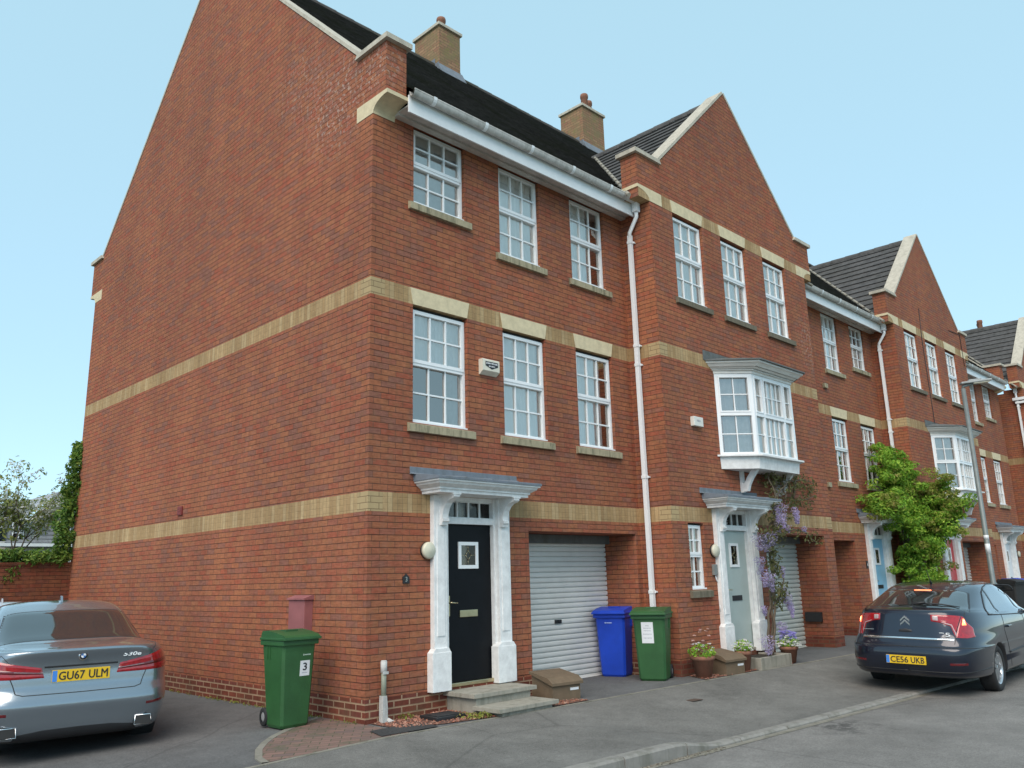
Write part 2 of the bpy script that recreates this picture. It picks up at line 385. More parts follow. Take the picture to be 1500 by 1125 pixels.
def text(name,s,mat,parent,mw,width,height,ext=.002,bold=0.0,shear=0):
    dup=bold; bold=0.0
    """mw: matrix; text centred at origin of mw in its local xy plane, facing +z; scaled to width x height"""
    cu=bpy.data.curves.new(name,'FONT'); cu.body=s; cu.offset=bold; cu.extrude=.0; cu.align_x='CENTER'; cu.shear=shear
    cu.resolution_u=3
    t=bpy.data.objects.new(name+'_tmp',cu); COL.objects.link(t)
    dg=bpy.context.evaluated_depsgraph_get(); me=bpy.data.meshes.new_from_object(t.evaluated_get(dg)); bpy.data.objects.remove(t)
    xs=[v.co.x for v in me.vertices]; ys=[v.co.y for v in me.vertices]
    cx,cy=(min(xs)+max(xs))/2,(min(ys)+max(ys))/2; sx=width/(max(xs)-min(xs)); sy=height/(max(ys)-min(ys))
    bm=bmesh.new(); bm.from_mesh(me)
    for v in bm.verts: v.co=Vector(((v.co.x-cx)*sx,(v.co.y-cy)*sy,0))
    r=bmesh.ops.extrude_face_region(bm,geom=bm.faces[:])
    for e in r['geom']:
        if isinstance(e,bmesh.types.BMVert): e.co.z+=ext
    bmesh.ops.transform(bm,matrix=mw,verts=bm.verts[:])
    if dup:
        base=bmesh.new(); tmp=bpy.data.meshes.new('t'); bm.to_mesh(tmp); base.free()
        rv=(mw.to_3x3()@Vector((1,0,0))); uv=(mw.to_3x3()@Vector((0,1,0))); nv=(mw.to_3x3()@Vector((0,0,1)))
        for k,(ax_,ay_) in enumerate(((1,0),(-1,0),(0,.6),(0,-.6))):
            n0=len(bm.verts); bm.from_mesh(tmp); bm.verts.ensure_lookup_table()
            for v in bm.verts[n0:]: v.co+=rv*ax_*dup+uv*ay_*dup+nv*.00015*(k+1)
        bpy.data.meshes.remove(tmp)
    m2=bpy.data.meshes.new(name); bm.to_mesh(m2); bm.free(); m2.materials.append(mat); bpy.data.meshes.remove(me)
    o=bpy.data.objects.new(name,m2); COL.objects.link(o); o.parent=parent; return o
def facing(c,right,up):
    r=Vector(right).normalized(); u=Vector(up).normalized(); n=r.cross(u)
    m=Matrix((r,u,n)).transposed().to_4x4(); m.translation=Vector(c); return m

# ------------------------------------------------------------------ ground
def edge(x): return -.80-.062*x
def kerby(x): return -2.98-.062*x
def smooth(t): t=max(0,min(1,t)); return t*t*(3-2*t)
def zg(x): return .07+.006*max(x,0)+.042*max(-3.2,min(x+.3,0))
def zk(x):
    base=.012-.092*smooth((x-1.35)/.8); return base+.002*min(x,30)+.03*max(-4,min(x+1.5,0))
def zr(x): return -.115+.002*min(x,30)+.03*max(-4,min(x+1.5,0))
def zf(x,y):
    t=(edge(x)-y)/2.18; return zg(x)+(zk(x)-zg(x))*smooth(min(1,t)*1.0)**.8
xs=[-60,-30,-15,-8]+[-6+.5*i for i in range(0,12)]+[.1*i for i in range(0,30)]+[3+.5*i for i in range(0,15)]+[11,13,16,20,25,30,40,60]
xs=sorted(set(xs))
def sheet(name,mat,xs,f0,f1,zfun,ny=6,dz=0):
    b=B(); g=[]
    for x in xs:
        y0,y1=f0(x),f1(x); g.append([b.bm.verts.new((x,y0+(y1-y0)*j/ny,zfun(x,y0+(y1-y0)*j/ny)+dz)) for j in range(ny+1)])
    for i in range(len(xs)-1):
        for j in range(ny): f=b.bm.faces.new([g[i][j],g[i+1][j],g[i+1][j+1],g[i][j+1]]); f.smooth=True
    return b.build(name,mat,fixn=False)
struct(sheet('road',M['road'],xs,lambda x:-16.0,lambda x:kerby(x)-.10,lambda x,y:zr(x),4))
struct(sheet('footway',M['foot'],xs,lambda x:kerby(x)+.0,lambda x:edge(x)-.05,zf,12))
gx=[x for x in xs if x>=-40 and x<=40]
struct(sheet('forecourt',M['drive'],[x for x in gx if x>=-.0001],edge,lambda x:.75,lambda x,y:zg(x),3))
struct(sheet('driveway',M['drive'],[x for x in gx if x<=.0001],edge,lambda x:10.25,lambda x,y:zg(x),6))
b=B(); b.box(-300,300,-300,300,-.6,-.45); struct(b.build('ground',M['field']))
# kerb stones (one run), channel strip, edging strip
def strip(name,mat,xs,f0,f1,ztop,zbot,joint=None):
    b=B()
    pr=None
    for x in xs:
        y0,y1=f0(x),f1(x); q=[b.bm.verts.new(p) for p in ((x,y0,zbot(x)),(x,y0,ztop(x,y0)-.012),(x,y0+.015,ztop(x,y0)),(x,y1,ztop(x,y1)),(x,y1,zbot(x)))]
        if pr:
            for k in range(4): b.bm.faces.new([pr[k],q[k],q[k+1],pr[k+1]])
        pr=q
    return b.build(name,mat,fixn=False)
kx=[x for x in xs]
kb=B()
x=-14.0
while x<34:
    L=.915; x1=x+L-.016
    sub=[x+(x1-x)*i/6 for i in range(7)]; pr=None
    for xx in sub:
        y0=kerby(xx)-.10; y1=kerby(xx)+.0; zt=zk(xx)+.002; zb=-.3
        q=[kb.bm.verts.new(p) for p in ((xx,y0,zb),(xx,y0,zt-.02),(xx,y0+.02,zt),(xx,y1+.03,zt),(xx,y1+.03,zb))]
        if pr:
            for k in range(4): kb.bm.faces.new([pr[k],q[k],q[k+1],pr[k+1]])
        else: kb.bm.faces.new(q)
        pr=q
    kb.bm.faces.new(pr[::-1]); x+=L
struct(kb.build('kerb',M['kerb']))
struct(sheet('channel',M['edging'],[x for x in xs if -14<x<34],lambda x:kerby(x)-.19,lambda x:kerby(x)-.10,lambda x,y:zr(x),1,.004))
eb=B(); ex=[-3.4+.3*i for i in range(0,125)]
pr=None
for x in ex:
    y0=edge(x)-.05; zt=zg(x)+.006
    q=[eb.bm.verts.new(p) for p in ((x,y0,-.3),(x,y0,zt),(x,y0+.052,zt),(x,y0+.052,-.3))]
    if pr:
        for k in range(3): eb.bm.faces.new([pr[k],q[k],q[k+1],pr[k+1]])
    pr=q
struct(eb.build('footway_edging',M['edging'],fixn=False))
# block paving corner with curved edging
arc=[(-1.577,edge(-1.577)+.02),(-1.52,-.45),(-1.34,-.12),(-1.14,.13),(-.92,.34),(-.67,.51),(-.35,.72),(-.003,.9)]
pb=B(); cpt=[(-.003,edge(0)+.003),(-.4,edge(-.4)+.003),(-.8,edge(-.8)+.003),(-1.2,edge(-1.2)+.003)]
vs=[pb.bm.verts.new((x,y,zg(x)+.006)) for x,y in cpt+arc]
pb.bm.faces.new(vs); bmesh.ops.triangulate(pb.bm,faces=pb.bm.faces[:]); struct(pb.build('paving',M['paving']))
cb=B(); pr=None
for i,(x,y) in enumerate(arc):
    d=Vector(arc[min(i+1,len(arc)-1)])-Vector(arc[max(i-1,0)]); d.normalize(); nn=Vector((-d.y,d.x))*.035
    zt=zg(x)+.010
    q=[cb.bm.verts.new(p) for p in ((x-nn.x,y-nn.y,-.2),(x-nn.x,y-nn.y,zt),(x+nn.x,y+nn.y,zt),(x+nn.x,y+nn.y,-.2))]
    if pr:
        for k in range(3): cb.bm.faces.new([pr[k],q[k],q[k+1],pr[k+1]])
    pr=q
struct(cb.build('paving_edging',M['edging'],fixn=False))
# gravel beds
def gravel(poly,n,name):
    b=B(); vs=[b.bm.verts.new((x,y,zg(x)+.008)) for x,y in poly]; b.bm.faces.new(vs); o=struct(b.build(name,M['gravelbase']))
    b=B(); X=[p[0] for p in poly]; Y=[p[1] for p in poly]
    def inside(x,y):
        c=False
        for i in range(len(poly)):
            (x1,y1),(x2,y2)=poly[i],poly[i-1]
            if (y1>y)!=(y2>y) and x<(x2-x1)*(y-y1)/(y2-y1)+x1: c=not c
        return c
    k=0
    while k<n:
        x,y=random.uniform(min(X),max(X)),random.uniform(min(Y),max(Y))
        if not inside(x,y): continue
        k+=1; r=random.uniform(.008,.018); 
        m=Matrix.Translation((x,y,zg(x)+.012))@Matrix.Rotation(random.uniform(0,6),4,'Z')@Matrix.Rotation(random.uniform(-.6,.6),4,'X')@Matrix.Diagonal((r*random.uniform(.8,1.6),r,r*.7,1))
        v=[b.bm.verts.new(m@Vector(p)) for p in ((1,0,-.2),(0,1,0),(-1,0,.1),(0,-1,-.1),(0,0,1),(0,0,-1))]
        for q in ((0,1,4),(1,2,4),(2,3,4),(3,0,4),(1,0,5),(2,1,5),(3,2,5),(0,3,5)): b.bm.faces.new([v[i] for i in q])
    g=b.build('gravel',M['gravel']); g['kind']='stuff'; return g
gravel([(.06,-.02),(.06,edge(0)+.32),(.55,edge(.5)+.12),(1.15,edge(1.1)+.03),(2.75,edge(2.7)+.03),(2.72,-.02)],1500,'gravel_bed')
gravel([(5.45,-.64),(5.2,-1.1),(7.7,-1.22),(7.75,-.64)],700,'gravel_bed')
b=B()
for i in range(650):
    x=random.uniform(-.4,2.1); y=kerby(x)-.105-abs(random.gauss(0,.035)); q=random.uniform(.004,.012); m=Matrix.Translation((x,y,zr(x)+.005))@Matrix.Rotation(random.uniform(0,6),4,'Z')@Matrix.Diagonal((q*1.5,q,q*.8,1))
    v=[b.bm.verts.new(m@Vector(p)) for p in ((1,0,0),(0,1,0),(-1,0,0),(0,-1,0),(0,0,1))]
    for k in ((0,1,4),(1,2,4),(2,3,4),(3,0,4)): b.bm.faces.new([v[t] for t in k])
g=b.build('grit',leaf_mat('road_grit',[(.12,.11,.09),(.25,.23,.2),(.07,.06,.05),(.3,.28,.24)],.9,0)); g['kind']='stuff'
pt=B(); pt.bm.faces.new([pt.bm.verts.new((x,y,zg(x)+.011)) for x,y in ((-.22,-.40),(-.32,edge(-.3)+.03),(.40,edge(.4)+.03),(.48,-.42))]); struct(pt.build('tarmac_patch',M['patch']))

# ------------------------------------------------------------------ walls
def panel(b,axis,c,u0,u1,z0,z1,ops=(),sgn=1,mi=0):
    """outer face at coordinate c; openings (u0,u1,z0,z1,depth); inward direction sgn"""
    us=sorted({u0,u1,*[v for o in ops for v in o[:2]]}); zs=sorted({z0,z1,*[v for o in ops for v in o[2:4]]})
    us=[u for u in us if u0<=u<=u1]; zs=[z for z in zs if z0<=z<=z1]
    P=(lambda u,w,z:(u,w,z)) if axis=='y' else (lambda u,w,z:(w,u,z))
    for i in range(len(us)-1):
        for j in range(len(zs)-1):
            um,zm=(us[i]+us[i+1])/2,(zs[j]+zs[j+1])/2
            if any(o[0]<um<o[1] and o[2]<zm<o[3] for o in ops): continue
            b.face([P(us[i],c,zs[j]),P(us[i+1],c,zs[j]),P(us[i+1],c,zs[j+1]),P(us[i],c,zs[j+1])],mi)
    for (a,d,e,f,dep) in ops:
        w=c+sgn*dep
        b.face([P(a,c,e),P(a,w,e),P(a,w,f),P(a,c,f)],mi); b.face([P(d,c,e),P(d,c,f),P(d,w,f),P(d,w,e)],mi)
        b.face([P(a,c,f),P(a,w,f),P(d,w,f),P(d,c,f)],mi)
        if e>.4: b.face([P(a,c,e),P(d,c,e),P(d,w,e),P(a,w,e)],mi)

def window(H,x0,x1,z0,z1,y,cols=3,rows=2,lintel=True,curt='full',sillmat='sill',sill=True,group=None,bars=True,openl=False,ext=.09,lw=None):
    """box-sash style upvc window in a wall facing -y at y"""
    f=y+.06; w=.042; zm=(z0+z1)/2+.01
    b=B()
    hg=.045 if lintel else .03; b.box(x0,x0+w,f,f+.07,z0,z1-hg); b.box(x1-w,x1,f,f+.07,z0,z1-hg); b.box(x0+w,x1-w,f,f+.07,z1-hg-w*.8,z1-hg)
    b.box(x0+w,x1-w,f,f+.07,z0,z0+.055); b.box(x0+w,x1-w,f-.003,f+.07,zm-.028,zm+.012)
    b.box(x0-.0,x1+.0,f-.045,f+.001,z0-.004,z0+.022)
    W=b.build('window',M['upvc'],H)
    # head gap (dark shadow strip)
    def sash(a,c,e,g,front,fr):
        b=B()
        if fr:
            b.box(a,c,front,front+.045,g-fr,g); b.box(a,c,front,front+.045,e,e+fr); b.box(a,a+fr,front,front+.045,e+fr,g-fr); b.box(c-fr,c,front,front+.045,e+fr,g-fr)
        A,Cc,E_,G=a+fr,c-fr,e+fr,g-fr
        t=.011
        if bars:
            for i in range(1,cols): xx=A+(Cc-A)*i/cols; b.box(xx-t,xx+t,front+.010,front+.032,E_,G)
            for j in range(1,rows):
                zz=E_+(G-E_)*j/rows
                seg=[A]+[A+(Cc-A)*i/cols for i in range(1,cols)]+[Cc]
                for i in range(cols):
                    b.box(seg[i]+(t if i else 0),seg[i+1]-(t if i<cols-1 else 0),front+.012,front+.030,zz-t,zz+t)
        b.build('sash',M['upvc'],W)
        p=B(); p.face([(A,front+.034,E_),(Cc,front+.034,E_),(Cc,front+.034,G),(A,front+.034,G)]); p.build('pane',M['glass'],W,fixn=False)
    sash(x0+.022,x1-.022,zm+.010,z1-hg-.01,f-.012,.045)
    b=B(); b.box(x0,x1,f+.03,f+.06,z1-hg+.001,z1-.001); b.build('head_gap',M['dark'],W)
    sash(x0+w,x1-w,z0+.055,zm-.028,f+.012,.0)
    # curtains hanging behind the pane
    cy=f+.085
    def cur(a,c,e,g,mat,amp=.022,fq=48,nm='net_curtain'):
        b=B(); n=max(6,int((c-a)/.02)); pr=None
        for i in range(n+1):
            xx=a+(c-a)*i/n; yy=cy+amp*math.sin(xx*fq+math.sin(xx*11)*2)
            q=[b.bm.verts.new((xx,yy,e)),b.bm.verts.new((xx,yy,g))]
            if pr: fc=b.bm.faces.new([pr[0],q[0],q[1],pr[1]]); fc.smooth=True
            pr=q
        b.build(nm,mat,W,fixn=False)
    wd=x1-x0; cs=curt
    if cs=='full': cur(x0+.03,x1-.03,z0+.03,z1-.03,M['curtain'])
    elif cs=='blind': cur(x0+.03,x1-.03,z0+.03,z1-.03,M['curtainG'],.004,20)
    elif cs=='left': cur(x0+.03,x0+wd*.62,z0+.03,z1-.03,M['curtain'])
    elif cs=='leftw': cur(x0+.03,x0+wd*.8,z0+.03,z1-.03,M['curtain'])
    elif cs=='upper': cur(x0+.03,x1-.03,zm,z1-.03,M['curtain']); cur(x0+wd*.72,x1-.03,z0+.03,zm-.001,M['curtainG'])
    elif cs=='sides': cur(x0+.03,x0+wd*.25,z0+.03,z1-.03,M['curtainG']); cur(x0+wd*.72,x1-.03,z0+.03,z1-.03,M['curtainG'])
    if sill:
        b=B(); b.prism([(y+.06,z0-.01),(y+.002,z0-.01),(y-.055,z0-.03),(y-.055,z0-.125),(y-.02,z0-.125),(y-.02,z0-.135),(y-.003,z0-.135),(y-.003,z0-.125),(y+.06,z0-.125)][0:4]+[(y+.06,z0-.125)],'x',x0-ext,x1+ext)
        b.build('sill',M[sillmat],W)
    if lintel:
        h=.223; s=.045
        b=B(); b.prism([(x0+.0,z1+.002),(x1-.0,z1+.002),(x1+s,z1+.226),(x0-s,z1+.226)],'y',y-.004,y+.06); b.build('lintel',M['stone'],W)
    return W

def door_unit(H,dx,y,mat,zb=.38,step=True,win=True,dlabel=None):
    """surround, canopy, door; dx offsets from house A positions (door x 1.24..2.02)"""
    X=lambda v:v+dx
    for (a,c,bo,s) in ((.945,1.155,(.895,1.19),-1),(2.055,2.27,(1.985,2.31),1)):
        b=B()
        b.box(X(a),X(c),y-.075,y+.03,.80,2.66,.006)
        b.box(X(a)+.045,X(c)-.045,y-.085,y-.07,.95,2.45,.006)
        # plinth block with chamfered top
        bo0,bo1=bo
        b.box(X(bo0),X(bo1),y-.105,y+.03,.315,.765,.008)
        b.prism([(X(bo0)+.004,.763),(X(bo1)-.004,.763),(X(c),.81),(X(a),.81)],'y',y-.1,y+.02)
        b.build('pilaster',M['paint'],H)
        # scrolled bracket
        cx=(X(a)+X(c))/2+(.03 if s<0 else -.03); hw=.05
        pts=[(y-.07,2.665),(y-.36,2.665),(y-.36,2.62),(y-.33,2.60),(y-.27,2.585),(y-.21,2.55),(y-.165,2.49),(y-.14,2.42),(y-.135,2.37),(y-.155,2.365),(y-.155,2.33),(y-.135,2.32),(y-.125,2.285),(y-.07,2.285)]
        b=B(); b.prism(pts,'x',cx-hw,cx+hw); b.box(cx-hw-.015,cx+hw+.015,y-.37,y-.07,2.645,2.668); b.build('bracket',M['paint'],H)
    # frame, transom, door leaf
    b=B(); 
    b.box(X(1.155),X(1.232),y-.01,y+.10,.36,2.66); b.box(X(2.025),X(2.06),y-.01,y+.10,.36,2.66)
    b.box(X(1.232),X(2.025),y+.0,y+.10,2.315,2.395); b.box(X(1.232),X(2.025),y+.0,y+.10,2.605,2.66)
    b.build('door_frame',M['paint'],H)
    D=B(); D.box(X(1.235),X(2.022),y+.05,y+.095,zb,2.312,.004)
    # raised mould around panel
    D=D.build('door',mat,H,label=dlabel)
    if win:
        b=B(); a0,a1,e0,e1=X(1.445),X(1.785),1.75,2.09
        if dx>1: a0,a1,e0,e1=X(1.47),X(1.76),1.70,2.10
        t=.045
        b.box(a0,a1,y+.03,y+.055,e1-t,e1,.004); b.box(a0,a1,y+.03,y+.055,e0,e0+t,.004); b.box(a0,a0+t,y+.03,y+.055,e0+t,e1-t,.004); b.box(a1-t,a1,y+.03,y+.055,e0+t,e1-t,.004)
        wf=b.build('door_window',M['upvc'],D)
        b=B(); b.box(a0+t,a1-t,y+.044,y+.0475,e0+t,e1-t); b.build('pane',M['glassD'],D)
        b=B(); cx,cz=(a0+a1)/2,(e0+e1)/2
        dm=[(cx,cz+.06),(cx+.045,cz),(cx,cz-.06),(cx-.045,cz)]
        for i in range(4):
            p,q=dm[i],dm[(i+1)%4]; b.tube([(p[0],y+.042,p[1]),(q[0],y+.042,q[1])],.004,4)
        for p,q in (((a0+t,cz),(cx-.045,cz)),((cx+.045,cz),(a1-t,cz)),((cx,e0+t),(cx,cz-.06)),((cx,cz+.06),(cx,e1-t))): b.tube([(p[0],y+.042,p[1]),(q[0],y+.042,q[1])],.0025,4)
        b.build('leaded_motif',M['brass'],D)
    b=B(); b.box(X(1.46),X(1.765),y+.038,y+.052,1.15,1.235,.004); b.build('letterbox',M['brass'] if dx<1 else M['blackp'],D)
    b=B(); b.box(X(1.262),X(1.29),y+.035,y+.052,1.17,1.42,.003); b.tube([(X(1.276),y+.04,1.335),(X(1.276),y-.005,1.335),(X(1.38),y-.01,1.33)],.009,8); b.build('handle',M['brass'],D)
    b=B(); b.box(X(1.235),X(2.022),y-.012,y+.1,zb-.045,zb-.002,.006); b.build('threshold',M['brass'] if dx<1 else M['conc'],H)
    # fanlight
    b=B()
    for i in range(1,4):
        xx=X(1.235)+(.787)*i/4; b.box(xx-.009,xx+.009,y+.035,y+.06,2.395,2.605)
    b.box(X(1.235),X(2.022),y+.036,y+.06,2.3951,2.405); b.box(X(1.235),X(2.022),y+.036,y+.06,2.595,2.6049)
    F=b.build('fanlight',M['paint'],H)
    b=B(); b.box(X(1.235),X(2.022),y+.062,y+.068,2.396,2.604); b.build('pane',M['glassD'],F)
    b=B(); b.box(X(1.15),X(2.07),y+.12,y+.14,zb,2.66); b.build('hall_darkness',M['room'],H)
    # canopy: stepped cornice + lead roof
    x0,x1=X(.815),X(2.36)
    b=B()
    prof=[(0,2.665),(0,2.70),(.02,2.705),(.02,2.725),(.045,2.74),(.085,2.765),(.095,2.79),(.12,2.795),(.12,2.815)]
    d0=.355
    pr=None
    for off,z in prof:
        loop=[(x0-off,y-.0,z),(x0-off,y-d0-off,z),(x1+off,y-d0-off,z),(x1+off,y,z)]
        q=[b.bm.verts.new(p) for p in loop]
        if pr:
            for k in range(3): b.bm.faces.new([pr[k],pr[k+1],q[k+1],q[k]])
        else: b.bm.faces.new(q)
        pr=q
    b.bm.faces.new(pr[::-1])
    b.build('canopy',M['paint'],H)
    b=B(); o=.135
    a0,a1=x0-o,x1+o; yf=y-d0-o
    b.prism([(y-.001,2.816),(yf,2.816),(yf,2.845),(yf+.02,2.852),(y-.001,2.915)],'x',a0,a1)
    b.prism([(y-.001,2.905),(y-.05,2.905),(y-.014,2.925),(y-.012,2.995),(y-.001,3.0)],'x',a0-.06,a1-.0)
    for k in range(1,4):
        xx=a0+(a1-a0)*k/4; b.tube([(xx,yf-.002,2.85),(xx,y-.02,2.918)],.008,6)
    b.build('lead_roof',M['lead'],H)

def bulkhead(c,yn,label,P=None):
    b=B(); m=Matrix.Translation(c)@Matrix.Rotation(R(90),4,'X')
    b.lathe([(.10,0),(.106,.012),(.106,.03)],m,28,0); b.lathe([(.104,.031),(.102,.06),(.085,.078),(.001,.088)],m,28,1)
    o=b.build('wall_light',[M['blackp'],M['bulk']]); return tag(o,label,'wall light')

def garage_door(H,x0,x1,y,z0,z1,mat,pitch=.077):
    b=B(); n=int((z1-z0)/pitch); pr=None; z=z0+.07
    prof=[]
    prof.append((0,z0)); prof.append((0,z0+.06)); 
    while z<z1-.02:
        prof+= [(.026,z),(.026,z+.009),(-.001,z+.016),(-.006,z+.035),(-.006,z+.060),(-.001,z+.0755)]; z+=pitch
    prof.append((0,z1))
    for dy,zz in prof:
        q=[b.bm.verts.new((x0,y+dy,zz)),b.bm.verts.new((x1,y+dy,zz))]
        if pr: b.bm.faces.new([pr[0],pr[1],q[1],q[0]])
        pr=q
    G=b.build('garage_door',mat,H,fixn=False)
    b=B(); b.box(x0,x1,y-.03,y+.02,z0-.0,z0+.035,.004); b.build('bottom_rail',M['blackp'] if False else mat,G)
    b=B(); b.box((x0+x1)/2-.07,(x0+x1)/2+.07,y-.03,y-.005,.93,.985,.004); b.tube([((x0+x1)/2,y-.03,.957),((x0+x1)/2,y-.05,.957)],.012,8); b.build('handle',M['blackp'],G)
    b=B(); b.box(x0,x1,y-.10,y-.03,z1-.13,z1-.001); b.build('head_cover',M['leadD'],G)

# ---- roof slopes
def slope(b,e0,e1,upv,nrm,L,row,clip=None,thk=.028,mi=0):
    """stepped tile courses. e0,e1 eaves ends; upv up-slope unit; clip(k0,k1)->(a0,b0,a1,b1) fractions of eaves line"""
    e0,e1,upv,nrm=map(Vector,(e0,e1,upv,nrm)); d=e1-e0; n=int(math.ceil(L/row))
    for k in range(n):
        s0=k*row; s1=min(L,(k+1)*row)
        a0,b0,a1,b1=clip(s0,s1) if clip else (0,1,0,1)
        if b0-a0<.002 and b1-a1<.002: continue
        P=lambda t,s,h: e0+d*t+upv*s+nrm*h
        lo=[P(a0,s0,thk),P(b0,s0,thk)]; hi=[P(b1,s1,.004),P(a1,s1,.004)]; fo=[P(a0,s0,-.006),P(b0,s0,-.006)]
        b.face([lo[0],lo[1],hi[0],hi[1]],mi); b.face([fo[0],fo[1],lo[1],lo[0]],mi)
S=.987; RY=5.09; EY=-.40; EZ=7.90   # main roof: front eaves line and slope
RZ=EZ+(RY-EY)*S
def main_roof(b,x0,x1,mi=0,front=True):
    c=1/math.hypot(1,S); L=math.hypot(RY-EY,RZ-EZ)
    slope(b,(x0,EY,EZ),(x1,EY,EZ),(0,c,S*c),(0,-S*c,c),L,.30,mi=mi,thk=.042)
    ye=2*RY-EY
    slope(b,(x1,ye,EZ),(x0,ye,EZ),(0,-c,S*c),(0,S*c,c),L,.30,mi=mi)
    # ridge tiles
    x=x0
    while x<x1-.01:
        xe=min(x1,x+.45); pr=None
        for (yy,zz) in ((-.12,-.10),(-.10,-.03),(-.05,.035),(0,.055),(.05,.035),(.10,-.03),(.12,-.10)):
            q=[b.bm.verts.new((x,RY+yy,RZ+zz+.02)),b.bm.verts.new((xe-.006,RY+yy,RZ+zz+.03))]
            if pr: f=b.bm.faces.new([pr[0],pr[1],q[1],q[0]]); f.material_index=mi
            pr=q
        x=xe

def eaves(H,x0,x1,pipe_x=None):
    b=B(); b.box(x0,x1,-.335,-.31,7.645,7.895,.003); b.build('fascia',M['fascia'],H)
    b=B(); b.box(x0,x1,-.309,0.0,7.735,7.75); b.box(x0,x1,-.10,-.001,7.70,7.734)
    nseg=int((x1-x0)/.32)
    b.build('soffit',M['soffit'],H)
    b=B()
    for i in range(nseg):
        xx=x0+.06+(x1-x0)*i/nseg; b.box(xx,xx+.22,-.27,-.25,7.731,7.7345)
    b.build('soffit_vent',M['dark'],H)['kind']='stuff'
    # gutter: half round
    b=B(); r=.06; cy=-.335-r-.004; cz=7.935; dz_=1.5
    for (rr) in (r,r-.006):
        pr=None
        for k in range(0,13):
            a=PI+PI*k/12; q=[b.bm.verts.new((x0,cy+rr*math.cos(a),cz+rr*dz_*math.sin(a))),b.bm.verts.new((x1,cy+rr*math.cos(a),cz+rr*dz_*math.sin(a)))]
            if pr: f=b.bm.faces.new([pr[0],pr[1],q[1],q[0]]); f.smooth=True
            pr=q
    b.box(x0,x1,cy-r-.004,cy-r+.008,cz-.012,cz+.004); b.box(x0,x1,cy+r-.006,cy+r,cz-.012,cz+.003)
    b.build('gutter',M['gutter'],H,fixn=False)
    xx=x0+.35; b=B()
    while xx<x1:
        pr=None
        for k in range(0,9):
            a=PI+PI*k/8; q=[b.bm.verts.new((xx-.03,cy+(r+.010)*math.cos(a),cz+.01+(r*dz_+.012)*math.sin(a))),b.bm.verts.new((xx+.03,cy+(r+.010)*math.cos(a),cz+.01+(r*dz_+.012)*math.sin(a)))]
            if pr: b.bm.faces.new([pr[0],pr[1],q[1],q[0]])
            pr=q
        xx+=.95
    b.build('gutter_bracket',M['upvc'],H,fixn=False)['kind']='stuff'

def downpipe(H,x,y,zb,wallx):
    b=B()
    cy=-.40
    b.box(x-.075,x+.03,cy-.05,cy+.05,7.70,7.90,.006)      # hopper outlet
    b.tube([(x-.02,cy,7.72),(x-.02,cy,7.62),(x,y,7.38),(x,y,7.30)],.036,8)
    b.box(x-.034,x+.034,y-.034,y+.034,zb,7.33,.004)
    b.build('downpipe',M['upvc'],H)
    for z in (7.2,5.35,5.02,3.15,1.35):
        b=B(); b.box(x-.042,x+.042,y-.042,y+.042,z-.025,z+.025,.004); b.box(x+.03,wallx-.0,y-.055,y-.03,z-.012,z+.012); b.build('pipe_bracket',M['upvc'],H)

def chimney(H,x0,x1,y0,y1,zb,zt,pots):
    b=B(); b.box(x0,x1,y0,y1,zb,zt-.075)
    C=b.build('chimney',M['chim'],H)
    b=B(); b.box(x0-.045,x1+.045,y0-.045,y1+.045,zt-.074,zt,.008); b.build('chimney_cap',M['coping'],C)
    for px,py,h in pots:
        b=B(); b.lathe([(.085,0),(.10,.02),(.095,h*.72),(.112,h*.76),(.115,h*.9),(.105,h),(.08,h),(.075,.1)],Matrix.Translation((px,py,zt)),20); b.build('chimney_pot',M['terra'],C)
    # lead flashing
    b=B(); zr_=EZ+(y0-EY)*S
    b.prism([(y0-.16,zr_-.16*S+.05),(y0-.003,zr_+.06),(y0-.003,zr_+.20)],'x',x0-.05,x1+.06)
    k=0; yy=y0
    while yy<min(y1,RY)-.05:
        z_=EZ+(yy-EY)*S; b.box(x1+.001,x1+.012,yy,yy+.14,z_,z_+.24); b.box(x0-.012,x0-.001,yy,yy+.14,z_,z_+.24); yy+=.141
    b.build('flashing',M['lead'],C)

def coping_run(b,axis,p,q,c0,c1,t=.07,over=.03):
    """coping slab following line p->q (2d) spanning c0..c1 across"""
    p,q=Vector(p),Vector(q); d=(q-p).normalized(); n=Vector((-d.y,d.x)); 
    if n.y<0: n=-n
    poly=[p,q,q+n*t,p+n*t]
    b.prism([tuple(v) for v in poly],axis,c0-over,c1+over)

